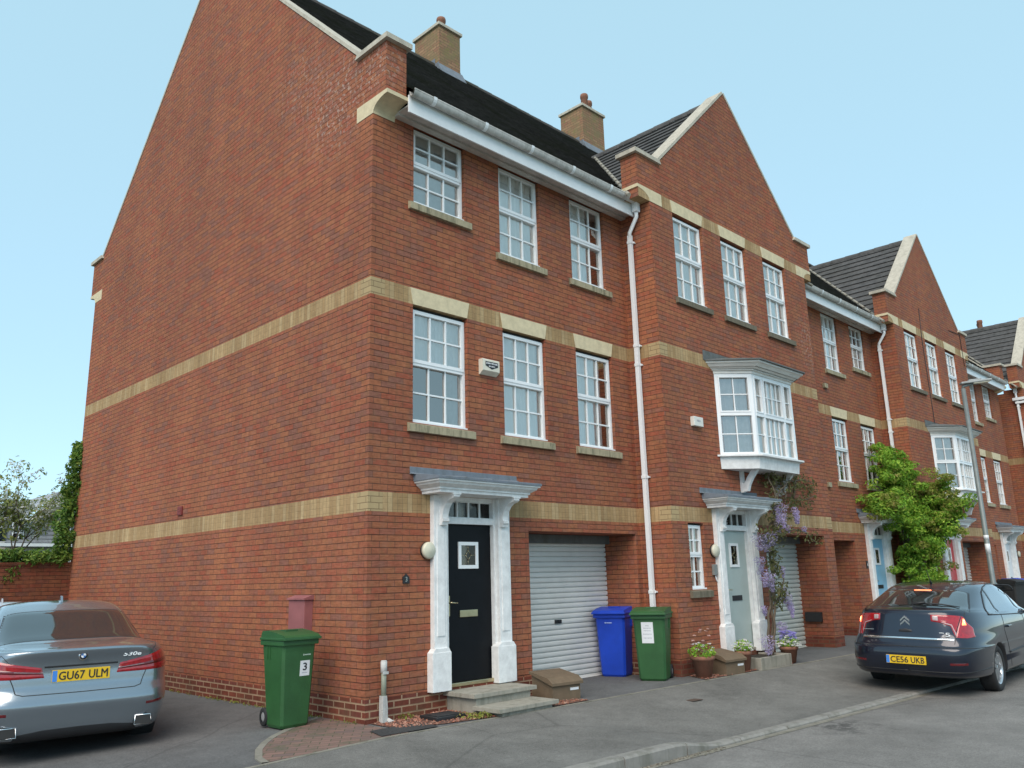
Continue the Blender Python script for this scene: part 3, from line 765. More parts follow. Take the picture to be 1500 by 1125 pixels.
G='houses of the brick terrace'
def plain_house(name,ox,label,doordx,zmap,mirror,doormat,brick,gar,wins_top,wins_mid,xend,first=False,doorlabel=None):
    """recessed house between ox and xend in the plane y=0"""
    H=thing(name,label,'house',(0,0,0),group=G)
    ops=[(a,c,z0,z1,.13) for (a,c,z0,z1,*_) in wins_top+wins_mid]
    ops.append((doordx+1.16,doordx+2.055,.36,2.66,.14)); ops.append((gar[0],gar[1],0.0,2.255,.66))
    b=B(); b.face([(ox,10.18,-.3),(xend,10.18,-.3),(xend,10.18,7.75),(ox,10.18,7.75)]); b.build('rear_wall',brick,H)
    b=B(); panel(b,'y',0,ox+(.33 if first else 0),xend,-.3,7.75,ops)
    if first: b.build('wall',brick,H); b=B()
    if first:
        # gable end: polygon in y,z, with kneelers
        k=8.585; sl=.97; yi,yo=.30,-.28; yj,yp=9.95,10.46; ay=(yi+yj)/2; az=k+(ay-yi)*sl
        w=.33
        out=[(0,-.3),(10.18,-.3),(10.18,7.863),(yp,7.863),(yp,k),(yj,k),(ay,az),(yi,k),(yo,k),(yo,7.863),(0,7.863)]
        b.prism(out,'x',0.0,w)
    b.build('gable_wall' if first else 'wall',brick,H)
    if first:
        b=B()
        coping_run(b,'x',(yi-.02,k+.0),(ay+.0,az+.0),0,w,.05,.012)
        coping_run(b,'x',(ay,az),(yj+.02,k),0,w,.05,.012)
        b.prism([(yo-.07,k+.001),(yi+.08,k+.001),(yi+.03,k+.075),(yo-.07,k+.075)],'x',-.05,w+.05)
        b.prism([(yp+.07,k+.001),(yj-.08,k+.001),(yj-.03,k+.075),(yp+.07,k+.075)],'x',-.05,w+.05)
        b.build('coping',M['coping'],H)
        for s,y0 in ((-1,0),(1,10.18)):
            pts=[(y0-s*.37,7.637),(y0-s*.37,7.86)]+[(y0+s*.31,7.86),(y0+s*.31,7.805)]
            for t in range(1,9):
                a=t/8*PI/2; pts.append((y0+s*(.30-.30*math.sin(a)),7.637+.168*math.cos(a)-.0))
            b=B(); b.prism(pts,'x',-.004,w+.02); b.build('corbel',M['stone'],H)
    main_b=B(); main_roof(main_b,ox+(.334 if first else 0),xend)
    RF=main_b.build('roof',M['tileD'],H,fixn=False)
    eaves(H,ox+(.334 if first else .003),xend-.003)
    for i,(a,c,z0,z1,*r) in enumerate(wins_top): window(H,a,c,z0,z1,0,lintel=False,curt=r[0] if r else 'full')
    for (a,c,z0,z1,*r) in wins_mid: window(H,a,c,z0,z1,0,lintel=True,curt=r[0] if r else 'full')
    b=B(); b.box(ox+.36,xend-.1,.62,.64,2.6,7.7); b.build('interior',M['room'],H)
    door_unit(H,doordx,0,doormat,dlabel=doorlabel)
    garage_door(H,gar[0],gar[1],.64,zg(ox)+.0,2.25,M['garage'])
    return H,RF

HA,RA=plain_house('terraced_house',0,'end brick terraced house with the blank gable side and black front door beside a garage','0' and 0.0,None,False,M['blackdoor'],M['brickA'],(2.715,5.19),
    [(.675,1.60,6.58,7.735,'blind'),(2.29,3.17,6.285,7.735,'full'),(3.91,4.78,6.285,7.735,'left')],
    [(.668,1.612,3.565,5.13,'upper'),(2.30,3.20,3.565,5.13,'full'),(3.91,4.81,3.565,5.13,'leftw')],5.31,first=True,doorlabel='black front door with small square leaded window')
chimney(RA,5.25,5.9,4.85,5.75,12.4,14.36,[(5.57,5.15,.42)])
HC,RC=plain_house('terraced_house',11.04,'brick terraced house with the sky blue door, set back between the two gabled bay houses',13.22,None,True,M['bluedoor'],M['brickC'],(11.30,13.53),
    [(13.10,13.97,6.285,7.735,'full'),(14.70,15.58,6.58,7.735,'sides')],
    [(13.08,13.93,3.60,5.13,'sides'),(14.70,15.60,3.60,5.13,'sides')],16.095,doorlabel='sky blue front door')
HE,RE=plain_house('terraced_house',21.825,'far brick terraced house with the white door, beyond the red door house',23.95,None,True,M['whitedoor'],M['brickC'],(22.05,24.3),
    [(23.885,24.755,6.285,7.735,'left'),(25.485,26.365,6.58,7.735,'sides')],
    [(23.865,24.715,3.60,5.13,'sides'),(25.485,26.385,3.60,5.13,'sides')],27.0,doorlabel='white front door')

def gable_house(name,ox,label,doormat,doorlabel,gdoor,curt,sills):
    """projecting gabled house with bay; ox=5.31 for the first"""
    H=thing(name,label,'house',(0,0,0),group=G)
    p=-.625; dx=ox-5.31; X=lambda v:v+dx; x0,x1=X(5.31),X(11.04)
    tops=[(X(5.985),X(6.93)),(X(7.57),X(8.49)),(X(9.185),X(10.12))]
    ops=[(a,c,6.28,7.863,.13) for a,c in tops]+[(X(5.755),X(6.20),1.365,2.41,.13),(X(5.55)+1.16,X(5.55)+2.055,.36,2.66,.14),(X(8.22),X(10.62),0,2.285,.66),(X(7.1),X(9.3),3.6,5.06,.1)]
    b=B(); panel(b,'y',p,x0,x1,-.3,7.863,ops)
    # garage recess continues to the garage door
    for xx in (x0,x1): b.face([(xx,p,-.3),(xx,0,-.3),(xx,0,7.863),(xx,p,7.863)])
    W=b.build('wall',M['brickB'],H)
    b=B(); b.face([(x0,10.18,-.3),(x1,10.18,-.3),(x1,10.18,7.75),(x0,10.18,7.75)]); b.build('rear_wall',M['brickB'],H)
    b=B()
    # gable with kneelers (x,z)
    k=8.66; sl=.972; xi,xo=X(5.60),X(4.99); xj,xp=X(10.75),X(11.36); ax=(xi+xj)/2; az=k+(ax-xi)*sl
    b.prism([(xo,7.8631),(xp,7.8631),(xp,k),(xj,k),(ax,az),(xi,k),(xo,k)],'y',p,p+.33)
    b.build('gable',M['brickB'],H)
    b=B(); coping_run(b,'y',(xi-.02,k),(ax,az),p,p+.33,.05,.012); coping_run(b,'y',(ax,az),(xj+.02,k),p,p+.33,.05,.012)
    b.prism([(xo-.07,k+.001),(xi+.08,k+.001),(xi+.03,k+.075),(xo-.07,k+.075)],'y',p-.05,p+.38)
    b.prism([(xp+.07,k+.001),(xj-.08,k+.001),(xj-.03,k+.075),(xp+.07,k+.075)],'y',p-.05,p+.38)
    b.build('coping',M['coping'],H)
    for s,xx in ((-1,x0),(1,x1)):
        pts=[(xx-s*.36,7.864),(xx-s*.36,8.088)]+[(xx+s*.335,8.088),(xx+s*.335,8.03)]
        for t in range(1,9):
            a=t/8*PI/2; pts.append((xx+s*(.33-.33*math.sin(a)),7.864+.164*math.cos(a)))
        b=B(); b.prism(pts,'y',p-.004,p+.335); b.build('corbel',M['stone'],H)
        # brick infill above corbel is part of the gable wall
    # roofs
    b=B(); main_roof(b,x0,x1)
    # cross roof
    cz=11.06; hw=(cz-EZ+.12)/sl; c=1/math.hypot(1,sl); L=math.hypot(hw,hw*sl); zb=cz-hw*sl
    yfront=p+.33
    def yback(z): return EY+(z-EZ)/S   # where the main slope reaches z
    for sd in (-1,1):
        e0=Vector((ax+sd*hw,yfront,zb)); far=yback(cz)+.1; e1=Vector((ax+sd*hw,far,zb)); d=far-yfront
        def clip(s0,s1,zb=zb,d=d):
            za=zb+s0*sl*c; zt=zb+s1*sl*c
            return (0,max(0.0,(yback(za)+.03-yfront)/d),0,max(0.0,(yback(zt)+.03-yfront)/d))
        slope(b,e0,e1,(-sd*c,0,sl*c),(sd*sl*c,0,c),L,.30,clip,mi=1,thk=.035)
        # valley
    # ridge
    y=yfront
    while y<yback(cz)-.1:
        ye=min(yback(cz),y+.45); pr=None
        for (xx,zz) in ((-.12,-.10),(-.10,-.03),(-.05,.035),(0,.055),(.05,.035),(.10,-.03),(.12,-.10)):
            q=[b.bm.verts.new((ax+xx,y,cz+zz+.02)),b.bm.verts.new((ax+xx,ye-.006,cz+zz+.03))]
            if pr: f=b.bm.faces.new([pr[0],pr[1],q[1],q[0]]); f.material_index=1
            pr=q
        y=ye
    RF=b.build('roof',[M['tileD'],M['tileG']],H,fixn=False)
    for sd in (-1,1):
        vb=B(); e=Vector((ax+sd*hw,yback(zb),zb)); t=Vector((ax,yback(cz),cz)); d=(t-e); 
        n=14
        for i in range(n):
            a=e+d*(i/n); q=e+d*((i+1)/n-.01); o=Vector((-sd*.0,-.05,.05))
            vb.tube([a+o,q+o+Vector((0,0,-.015))],[.035,.04],6)
        vb.build('valley_mortar',M['conc'],RF)
    # short gutters either side hidden behind kneelers
    for i,(a,c) in enumerate(tops): window(H,a,c,6.28,7.863,p,curt=curt[i],sillmat=sills)
    window(H,X(5.755),X(6.20),1.365,2.41,p,cols=2,lintel=False,curt='none',sillmat=sills,ext=.08)
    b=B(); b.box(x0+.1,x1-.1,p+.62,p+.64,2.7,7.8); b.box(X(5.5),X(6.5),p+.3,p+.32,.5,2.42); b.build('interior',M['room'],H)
    door_unit(H,X(5.55),p,doormat,dlabel=doorlabel)
    # side return walls of the recess and garage door
    garage_door(H,X(8.22),X(10.62),p+.62,zg(ox),2.28,gdoor,.085)
    bay(H,dx,p)
    return H,RF

def bay(H,dx,p):
    X=lambda v:v+dx
    xa,xb,xc,xd=X(6.93),X(7.45),X(8.92),X(9.44); yf=p-.44
    foot=lambda o:[(xa-o*1.0,p),(xb-o*.41,yf-o),(xc+o*.41,yf-o),(xd+o*1.0,p)]
    def ring(b,z0,z1,o0,o1,cap0=False,cap1=False):
        A=[b.bm.verts.new((x,y,z0)) for x,y in foot(o0)]; C=[b.bm.verts.new((x,y,z1)) for x,y in foot(o1)]
        for k in range(3): b.bm.faces.new([A[k],A[k+1],C[k+1],C[k]])
        if cap0: b.bm.faces.new(A[::-1])
        if cap1: b.bm.faces.new(C)
    # base apron and sill board
    b=B(); ring(b,3.36,3.57,.0,.02,True,True); ring(b,3.571,3.60,.10,.10,True,True)
    BW=b.build('bay_window',M['paint'],H)
    # head
    b=B(); ring(b,5.06,5.11,.02,.02,True); ring(b,5.11,5.13,.06,.06,True); ring(b,5.13,5.16,.08,.12); ring(b,5.16,5.22,.14,.20); ring(b,5.22,5.25,.23,.23,True,True); b.build('cornice',M['cream'],BW)
    b=B(); ring(b,5.251,5.275,.27,.27,True); 
    A=foot(.27); top=[(xa+.0,p,5.38),(xd,p,5.38)]
    A=[b.bm.verts.new((x,y,5.275)) for x,y in A]; t=[b.bm.verts.new((X(7.25),p,5.40)),b.bm.verts.new((X(9.12),p,5.40))]
    b.bm.faces.new([A[0],A[1],t[0]]); b.bm.faces.new([A[1],A[2],t[1],t[0]]); b.bm.faces.new([A[2],A[3],t[1]])
    b.prism([(xa-.32,5.262),(xa-.32,5.44),(xd+.32,5.44),(xd+.32,5.262)],'y',p-.012,p-.003)
    b.build('lead_roof',M['leadD'],BW)
    # frames per face
    pts=foot(0)
    z0,z1=3.60,5.06; zm=(z0+z1)/2
    def facet(P,Q,splits,colsn,openr=False):
        P,Q=Vector((*P,0)),Vector((*Q,0)); L=(Q-P).length; d=(Q-P).normalized(); n=Vector((d.y,-d.x,0))
        mw=Matrix((d,-n,Vector((0,0,1)))).transposed().to_4x4(); mw.translation=P   # local x along, y inward, z up
        b=B()
        e=.062
        b.box(0,e,0,.07,z0,z1,mat=mw); b.box(L-e,L,0,.07,z0,z1,mat=mw)
        b.box(e,L-e,0,.07,z0,z0+.05,mat=mw); b.box(e,L-e,0,.07,z1-.05,z1,mat=mw); b.box(e,L-e,-.003,.07,zm-.03,zm+.03,mat=mw)
        xs_=[e]+[e+(L-2*e)*s for s in splits]+[L-e]
        for s in xs_[1:-1]: b.box(s-.03,s+.03,.002,.068,z0+.05,zm-.03,mat=mw); b.box(s-.03,s+.03,.002,.068,zm+.03,z1-.05,mat=mw)
        for i in range(len(xs_)-1):
            a=xs_[i]+(.03 if i else 0); c=xs_[i+1]-(.03 if i<len(xs_)-2 else 0)
            for (e0,e1,fr) in ((z0+.05,zm-.03,.0),(zm+.03,z1-.05,.025)):
                if fr:
                    b.box(a,c,-.012,.04,e1-fr,e1,mat=mw); b.box(a,c,-.012,.04,e0,e0+fr,mat=mw); b.box(a,a+fr,-.012,.04,e0+fr,e1-fr,mat=mw); b.box(c-fr,c,-.012,.04,e0+fr,e1-fr,mat=mw)
                for j in range(1,colsn[i]):
                    xx=a+(c-a)*j/colsn[i]; b.box(xx-.009,xx+.009,.02,.04,e0+fr,e1-fr,mat=mw)
                zz=(e0+e1)/2; b.box(a+fr,c-fr,.022,.038,zz-.009,zz+.009,mat=mw)
        fo=b.build('bay_frame',M['upvc'],BW)
        b=B(); b.face([mw@Vector(q) for q in ((e,.043,z0+.05),(L-e,.043,z0+.05),(L-e,.043,z1-.05),(e,.043,z1-.05))]); b.build('pane',M['glass'],BW,fixn=False)
        b=B(); pr=None; nn=40
        for i in range(nn+1):
            xx=.05+(L-.1)*i/nn; yy=.11+.02*math.sin(xx*45+math.sin(xx*9)*2)
            q=[b.bm.verts.new(mw@Vector((xx,yy,z0+.02))),b.bm.verts.new(mw@Vector((xx,yy,z1-.02)))]
            if pr: f=b.bm.faces.new([pr[0],q[0],q[1],pr[1]]); f.smooth=True
            pr=q
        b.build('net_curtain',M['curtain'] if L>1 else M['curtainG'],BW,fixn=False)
    facet(pts[0],pts[1],[],[2]); facet(pts[1],pts[2],[.22,.78],[1,4,1]); facet(pts[2],pts[3],[],[2])
    # Y-shaped support brackets
    for cx in (X(7.55),X(8.85)):
        b=B(); b.box(cx-.045,cx+.045,p-.05,p,2.98,3.36,.004)
        b.prism([(p-.05,2.99),(p-.14,3.0),(p-.17,3.10),(p-.24,3.22),(p-.36,3.36),(p-.24,3.36),(p-.15,3.25),(p-.09,3.15),(p-.05,3.14)],'x',cx-.04,cx+.04)
        b.build('bay_bracket',M['paint'],BW)

HB,RB=gable_house('terraced_house',5.31,'gabled brick terraced house with the sage green door and white bay window behind the wisteria',M['sage'],'sage green front door',M['garageS'],('full','full','full'),'sillD')
chimney(RB,10.42,11.35,4.85,5.65,12.4,14.42,[(10.72,5.0,.46),(11.08,5.15,.46)])
HD,RD=gable_house('terraced_house',16.095,'gabled brick terraced house with the red door, behind the street lamp',M['reddoor'],'red front door',M['garage'],('leftw','leftw','left'),'sillD')
b=B(); b.tube([(18.2,-.632,8.72),(18.1,-.634,7.8),(18.15,-.634,5.8),(18.13,-.634,4.3)],.010,5); b.tube([(20.6,-.632,8.55),(21.6,-.633,8.6),(21.62,-.633,7.6)],.010,5); b.build('aerial_cable',M['blackp'],HD)
downpipe(HA,5.235,-.22,.09,5.31)
downpipe(HC,16.02,-.22,.15,16.095)
# extra small details on the walls
b=B(); b.box(12.78,12.95,-.06,0,5.76,5.87,.01); b.box(12.40,12.56,-.06,0,3.42,3.53,.01); b.build('wall_vent',M['sill'],HC)
# end gable of the far house and the building beyond it
b=B(); k=8.585; b.prism([(0,-.3),(10.18,-.3),(10.18,k),(9.9,k),(5.09,k+4.7),(.3,k),(-.28,k),(-.28,7.863),(0,7.863)],'x',27.0,27.33)
b.build('end_wall',M['brickC'],HE)
b=B(); coping_run(b,'x',(.28,k),(5.09,k+4.7),27.0,27.33,.05,.012); b.prism([(-.35,k+.001),(.36,k+.001),(.33,k+.075),(-.35,k+.075)],'x',26.95,27.38)
b.build('coping',M['coping'],HE)
b=B(); b.prism([(.37,7.637),(.37,7.86),(-.31,7.86),(-.31,7.8),(-.15,7.68),(0,7.637)],'x',26.98,27.35); b.build('corbel',M['stone'],HE)

# far return building: side wall faces -x
HF,RF=gable_house('terraced_house',28.15,'gabled brick house at the right frame edge showing its side wall and white downpipe',M['whitedoor'],None,M['garage'],('full','full','full'),'sill')
b=B(); panel(b,'x',28.15,.0,10.18,-.3,7.75); b.build('side_wall',M['brickF'],HF)
downpipe(HF,28.08,-.42,.2,28.15)
b=B(); b.box(28.0,28.12,-.85,-.28,7.42,7.52,.01); b.box(28.02,28.14,-.75,-.35,7.30,7.38,.01); b.build('hopper',M['upvc'],HF)
chimney(RF,33.1,33.8,1.5,2.1,9.2,11.55,[(33.3,1.7,.5),(33.6,1.8,.45)])
# roof parapet between the far houses is part of the coping above

# ------------------------------------------------------------------ door steps etc
b=B(); b.box(1.20,2.12,-.52,-.0,.03,.255,.004,0); b.box(1.14,2.20,-.56,-.0,.256,.305,.006,1)
b.box(1.24,2.08,-.92,-.56,.03,.125,.004,0); b.box(1.16,2.16,-.96,-.50,.126,.172,.006,1)
tag(b.build('door_steps',[M['conc'],M['conc']]),'two grey concrete slab steps below the black door','steps')
def castbox(x,y,rz,label):
    T=thing('storage_box',label,'box',(x,y,zg(x)),rz,'brown sloped boxes by the front doors')
    b=B(); w,d=.46,.42
    b.prism([(-d/2,0),(d/2,0),(d/2,.30),(-d/2,.19)],'x',-w/2,w/2); b.build('body',M['brownbox'],T)
    b=B(); b.prism([(-d/2-.03,.192),(d/2+.02,.318),(d/2+.02,.345),(-d/2+.06,.285),(-d/2-.03,.225)],'x',-w/2-.03,w/2+.03); b.build('lid',M['brownbox'],T)
    b=B(); b.box(.06,.2,-d/2-.004,-d/2,.12,.15); b.build('sticker',M['label'],T)
castbox(2.62,-.50,R(-8),'brown plastic box with a sloping lid beside the concrete steps')
castbox(6.0,-.93,R(-6),'brown plastic box with a sloping lid between two flower pots')
# raised bed
b=B(); x0,x1,y0,y1=6.62,7.62,-1.22,-.66
T=thing('raised_bed','low concrete edged raised bed under the wisteria','planter',(0,0,0))
b.box(x0,x1,y0,y0+.07,.03,.29,.006); b.box(x0,x0+.07,y0+.07,y1,.03,.29,.006); b.box(x1-.07,x1,y0+.07,y1,.03,.29,.006); b.build('edging',M['conc'],T)
b=B(); b.box(x0+.07,x1-.07,y0+.07,y1,.03,.26); b.build('soil',M['soil'],T)
# soil pipe stub
T=thing('vent_pipe','short grey vent pipe with a white cap against the corner plinth','pipe',(.21,-.06,.05)); T.scale=(.72,.72,1)
b=B(); b.tube([(0,0,.30),(0,0,.56)],.042,16); b.build('stem',M['pipeG'],T)
b=B(); b.tube([(0,0,.56),(0,0,.68)],.052,16); b.tube([(0,0,.68),(0,0,.69)],[.052,.04],16); b.box(-.055,.055,-.056,-.046,.54,.57,.004); b.build('cap',M['postw'],T)
b=B(); b.box(-.05,.05,-.05,.05,.02,.16,.008); b.prism([(-.05,.16),(.05,.16),(.03,.31),(-.045,.31)],'y',-.05,.05); b.tube([(.05,-.02,.05),(.14,-.12,-.0)],.032,12); b.build('elbow',M['postw'],T)
b=B(); m=Matrix.Translation((.80,-.40,.075))@Matrix.Rotation(R(-4),4,'Z'); b.box(-.21,.21,-.17,.17,0,.045,.01,mat=m); b.box(-.17,.17,-.13,.13,.045,.052,.0,mat=m)
tag(b.build('drain_cover',M['blackp']),'square black drain cover on the red gravel by the corner','drain cover')
b=B(); b.box(-.10,.10,-.075,.075,0,.004,mat=Matrix.Translation((3.82,-1.78,zf(3.82,-1.78)+.002))@Matrix.Rotation(R(-4),4,'Z')); tag(b.build('stop_tap_cover',simple('rusty_iron',(.09,.06,.045),.8)),'small rusty stop tap cover set in the footway','cover')
# meter box on the side wall
T=thing('meter_box','dusty red meter box on the blank gable wall behind the green bin','meter box',(0,0,0))
b=B(); b.box(-.12,0,1.13,1.50,.95,1.42,.008); b.build('body',M['redbox'],T)
b=B(); b.prism([(-.14,1.421),(0,1.421),(0,1.475),(-.02,1.475),(-.14,1.44)],'y',1.11,1.52); b.build('lid',M['redbox'],T)
b=B(); b.box(-.03,0,5.06,5.22,2.74,2.88,.005); b.box(-.036,-.03,5.08,5.20,2.76,2.78); b.box(-.036,-.03,5.08,5.20,2.80,2.82); b.box(-.036,-.03,5.08,5.20,2.84,2.86); tag(b.build('wall_vent',simple('red_vent_plastic',(.20,.035,.03),.6)),'small dark red vent high on the blank gable wall','vent')
bulkhead((.885,0,1.975),0,'round bulkhead wall light left of the black door')
bulkhead((6.44,-.625,1.97),0,'round bulkhead wall light between the narrow window and the sage green door')
bulkhead((16.98+.25,-.625,1.97),0,'round bulkhead wall light left of the red door')
bulkhead((26.55,0,1.97),0,'round bulkhead wall light right of the far white door')
# number plaque
T=thing('number_plaque','small black house number plaque left of the black door','plaque',(0,0,0))
b=B(); b.prism([(.515,1.585),(.61,1.585),(.61,1.66),(.5625,1.70),(.515,1.66)],'y',-.015,0); b.build('plate',M['blackp'],T)
text('numeral','3',simple('plaque_grey',(.35,.4,.38),.4),T,facing((.5625,-.016,1.635),(1,0,0),(0,0,1)),.028,.055)
b=B(); b.box(14.02,14.12,-.02,0,1.62,1.80,.01); T=tag(b.build('number_plaque',M['blackp']),'oval dark number plaque left of the sky blue door','plaque')
text('numeral','6',M['label'],T,facing((14.07,-.021,1.71),(1,0,0),(0,0,1)),.04,.07)
# alarm boxes
T=thing('alarm_box','large cream alarm box with a black shield badge between two first floor windows','alarm box',(0,0,0))
b=B(); b.prism([(0,4.37),(0,4.585),(-.075,4.585),(-.085,4.57),(-.085,4.42),(-.02,4.37)],'x',1.82,2.14); b.build('case',simple('cream_plastic',(.66,.63,.53),.5,var=.05),T)
b=B(); b.prism([(1.87,4.55),(2.11,4.55),(2.11,4.49),(1.99,4.445),(1.87,4.49)],'y',-.088,-.084); b.build('badge',M['ink'],T)
text('lettering','JOHN MOORE',M['label'],T,facing((1.99,-.0885,4.522),(1,0,0),(0,0,1)),.215,.028,bold=.0015)
text('lettering','SECURITY',M['label'],T,facing((1.99,-.0885,4.484),(1,0,0),(0,0,1)),.12,.018,bold=.001)
T=thing('alarm_box','small cream alarm box on the gabled house left of the white bay','alarm box',(0,0,0))
b=B(); b.box(6.06,6.34,-.70,-.625,4.02,4.18,.01); b.build('case',simple('cream_plastic_pale',(.68,.67,.62),.5,var=.05),T)
text('lettering','HULL',M['inkG'],T,facing((6.2,-.703,4.115),(1,0,0),(0,0,1)),.12,.03,bold=.002)
# entry phone cable box
T=thing('cable_box','small grey cable box with a white conduit under the round light by the sage door','cable box',(0,0,0))
b=B(); b.box(6.36,6.47,-.67,-.625,1.58,1.75,.008); b.build('case',simple('grey_plastic',(.2,.21,.2),.5),T)
b=B(); b.tube([(6.43,-.64,1.58),(6.45,-.64,1.50),(6.54,-.64,1.44),(6.54,-.64,1.15),(6.50,-.64,1.10),(6.50,-.64,1.0)],.011,8); b.build('conduit',M['upvc'],T)
b=B(); b.box(10.55,10.618,-.42,-.08,.62,.80,.008); tag(b.build('post_box',M['blackp']),'black letter box on the side of the garage pier','post box')
b=B(); b.tube([(12.9,-.09,.12),(12.9,-.09,.45)],.03,8); b.bm.free()

# ------------------------------------------------------------------ wheelie bins
def bin_(x,y,z,rz,mat,label,number=None,sheetl=False,s=1.0,grp='wheelie bins put out by the houses'):
    T=thing('wheelie_bin',label,'bin',(x,y,z),rz,grp); T.scale=(.78,.78,1.0) if number else (.88,.88,1.0)   # local: front faces -y, wheels at +y
    b=B(); W0,W1=.225*s,.275*s; D0,D1=.23*s,.335*s; H_=.93*s
    lv=[(.0,W0*.92,-D0*.9,D0*.75),(.03,W0,-D0,D0*.85),(.45*s,(W0+W1)/2,-(D0+.27*s)/2-.01,D0*1.05),(.80*s,W1*.97,-.285*s,D0*1.25),(H_,W1,-.30*s,.30*s)]
    pr=None
    def loop(w,y0,y1,z,c=.035):
        pts=[]
        for sx,sy,a0 in ((1,0,0),(1,1,0),(-1,1,0),(-1,0,0)): pass
        pts=[(w,y0+c),(w,y1-c),(w-c,y1),(-w+c,y1),(-w,y1-c),(-w,y0+c),(-w+c,y0),(w-c,y0)]
        return [b.bm.verts.new((px,py,z)) for px,py in pts]
    for z_,w,y0,y1 in lv:
        q=loop(w,y0,y1,z_)
        if pr:
            for k in range(8): b.bm.faces.new([pr[k],pr[(k+1)%8],q[(k+1)%8],q[k]])
        else: b.bm.faces.new(q[::-1])
        pr=q
    b.bm.faces.new(pr)
    # rim
    b.box(-W1-.02,W1+.02,-.325*s,.31*s,H_-.055,H_,.012)
    for sx in (-1,1):
        for yy in (.06,.13): b.box(sx*(W1*.985)-.008,sx*(W1*.985)+.008,yy-.006,yy+.006,H_-.20,H_-.06)
    b.build('body',mat,T)
    b=B()
    lw=W1+.035; y0,y1=-.365*s,.30*s
    prof=[(y0,H_+.004),(y0,H_+.035),(y0+.04,H_+.055),(-.12*s,H_+.085),(.12*s,H_+.105),(y1-.03,H_+.10),(y1,H_+.05),(y1,H_+.004)]
    b.prism(prof,'x',-lw+.02,lw-.02); b.box(-lw,lw,y0-.008,y1+.01,H_+.002,H_+.03,.008)
    b.box(-.10,.10,-.06,.1,H_+.088,H_+.107,.004)
    L=b.build('lid',mat,T)
    b=B(); b.tube([(-.2*s,.355*s,H_+.01),(.2*s,.355*s,H_+.01)],.014,8)
    for sx in (-.2,-.07,.07,.2): b.box(sx*s-.012,sx*s+.012,.29*s,.36*s,H_-.02,H_+.03,.004)
    b.build('handle',mat,T)
    b=B(); b.tube([(-.24*s,.235*s,.10),(.24*s,.235*s,.10)],.012,8); b.build('axle',M['blackp'],T)
    for sx in (-1,1):
        b=B(); m=Matrix.Translation((sx*.225*s,.24*s,.10))@Matrix.Rotation(R(90),4,'Y')
        b.lathe([(.055,-.028),(.085,-.03),(.099,-.02),(.099,.02),(.085,.03),(.055,.028)],m,24,0,close=False)
        wv=b.build('wheel',M['rubber'],T)
        b=B(); b.lathe([(.001,-.02),(.03,-.026),(.056,-.018),(.056,.018),(.03,.026),(.001,.02)],m,20,0); b.build('hub',simple('grey_hub',(.25,.25,.25),.5),wv)
    bf=-(D0+.055)*s if False else -.272
    if number:
        yy=-.2755*s; slopev=Vector((0,-.06,1)).normalized()
        m=facing((.10,-.2745,.62),(1,0,0),(0,-.09,1))
        b=B(); b.box(-.078,.078,-.082,.082,-.004,.002,mat=m); b.build('sticker',M['label'],T)
        text('numeral',number,M['ink'],T,m@Matrix.Translation((0,.018,.002)),.06,.08,bold=.003)
        b=B(); b.box(-.045,.045,-.052,-.042,.002,.003,mat=m); b.build('caption',M['inkG'],T)
        b=B(); m2=facing((.14,-.2835,.765),(1,0,0),(0,-.09,1)); b.box(-.05,.05,-.006,.006,-.002,.002,mat=m2); b.lathe([(.001,0),(.011,0),(.011,.003)],m2@Matrix.Translation((-.068,0,0)),12); b.build('emblem',simple('faded_white_print',(.4,.5,.42),.5),T)
    if sheetl:
        m=facing((-.03,-.281,.68),(1,0,0),(0,-.09,1))
        b=B(); b.box(-.10,.10,-.15,.15,-.006,.002,mat=m); b.build('notice',M['label'],T)
        b=B()
        for k,(w,h) in enumerate(((.03,.10),(.065,.065),(.06,.03),(.075,-.02),(.07,-.075))):
            nseg=6
            for j in range(nseg):
                xa=-w+2*w*j/nseg; b.box(xa,xa+2*w/nseg*.7,h-.006*(1+(j%2)*.6),h+.006,.002,.003,mat=m)
        b.build('faint_print',M['inkG'],T)
    if mat is M['binB']:
        m=facing((-.02,-.2935,.80),(1,0,0),(0,-.09,1)); b=B(); b.box(-.04,.06,-.006,.006,-.002,.002,mat=m); b.lathe([(.001,0),(.011,0),(.011,.003)],m@Matrix.Translation((-.06,0,0)),12); b.build('emblem',simple('pale_blue_print',(.45,.55,.85),.5),T)
    return T
bin_(-.55,.72,zg(-.52)+.008,R(1),M['binG'],'green wheelie bin with a number 3 sticker by the blank gable wall',number='3')
bin_(5.0,.36,zg(4.9)+.002,R(-71),M['binB'],'blue wheelie bin in front of the white garage door')
bin_(4.88,-.44,zg(4.9)+.002,R(-66),M['binG'],'green wheelie bin with a white paper notice beside the downpipe',sheetl=True)
bin_(21.5,-1.0,zg(21),R(-20),simple('black_bin_plastic',(.02,.02,.02),.5),'black wheelie bin behind the dark blue car, by the far garage')
bin_(22.3,-.9,zg(22),R(-20),M['binB'],'blue wheelie bin behind the dark blue car, before the white door')

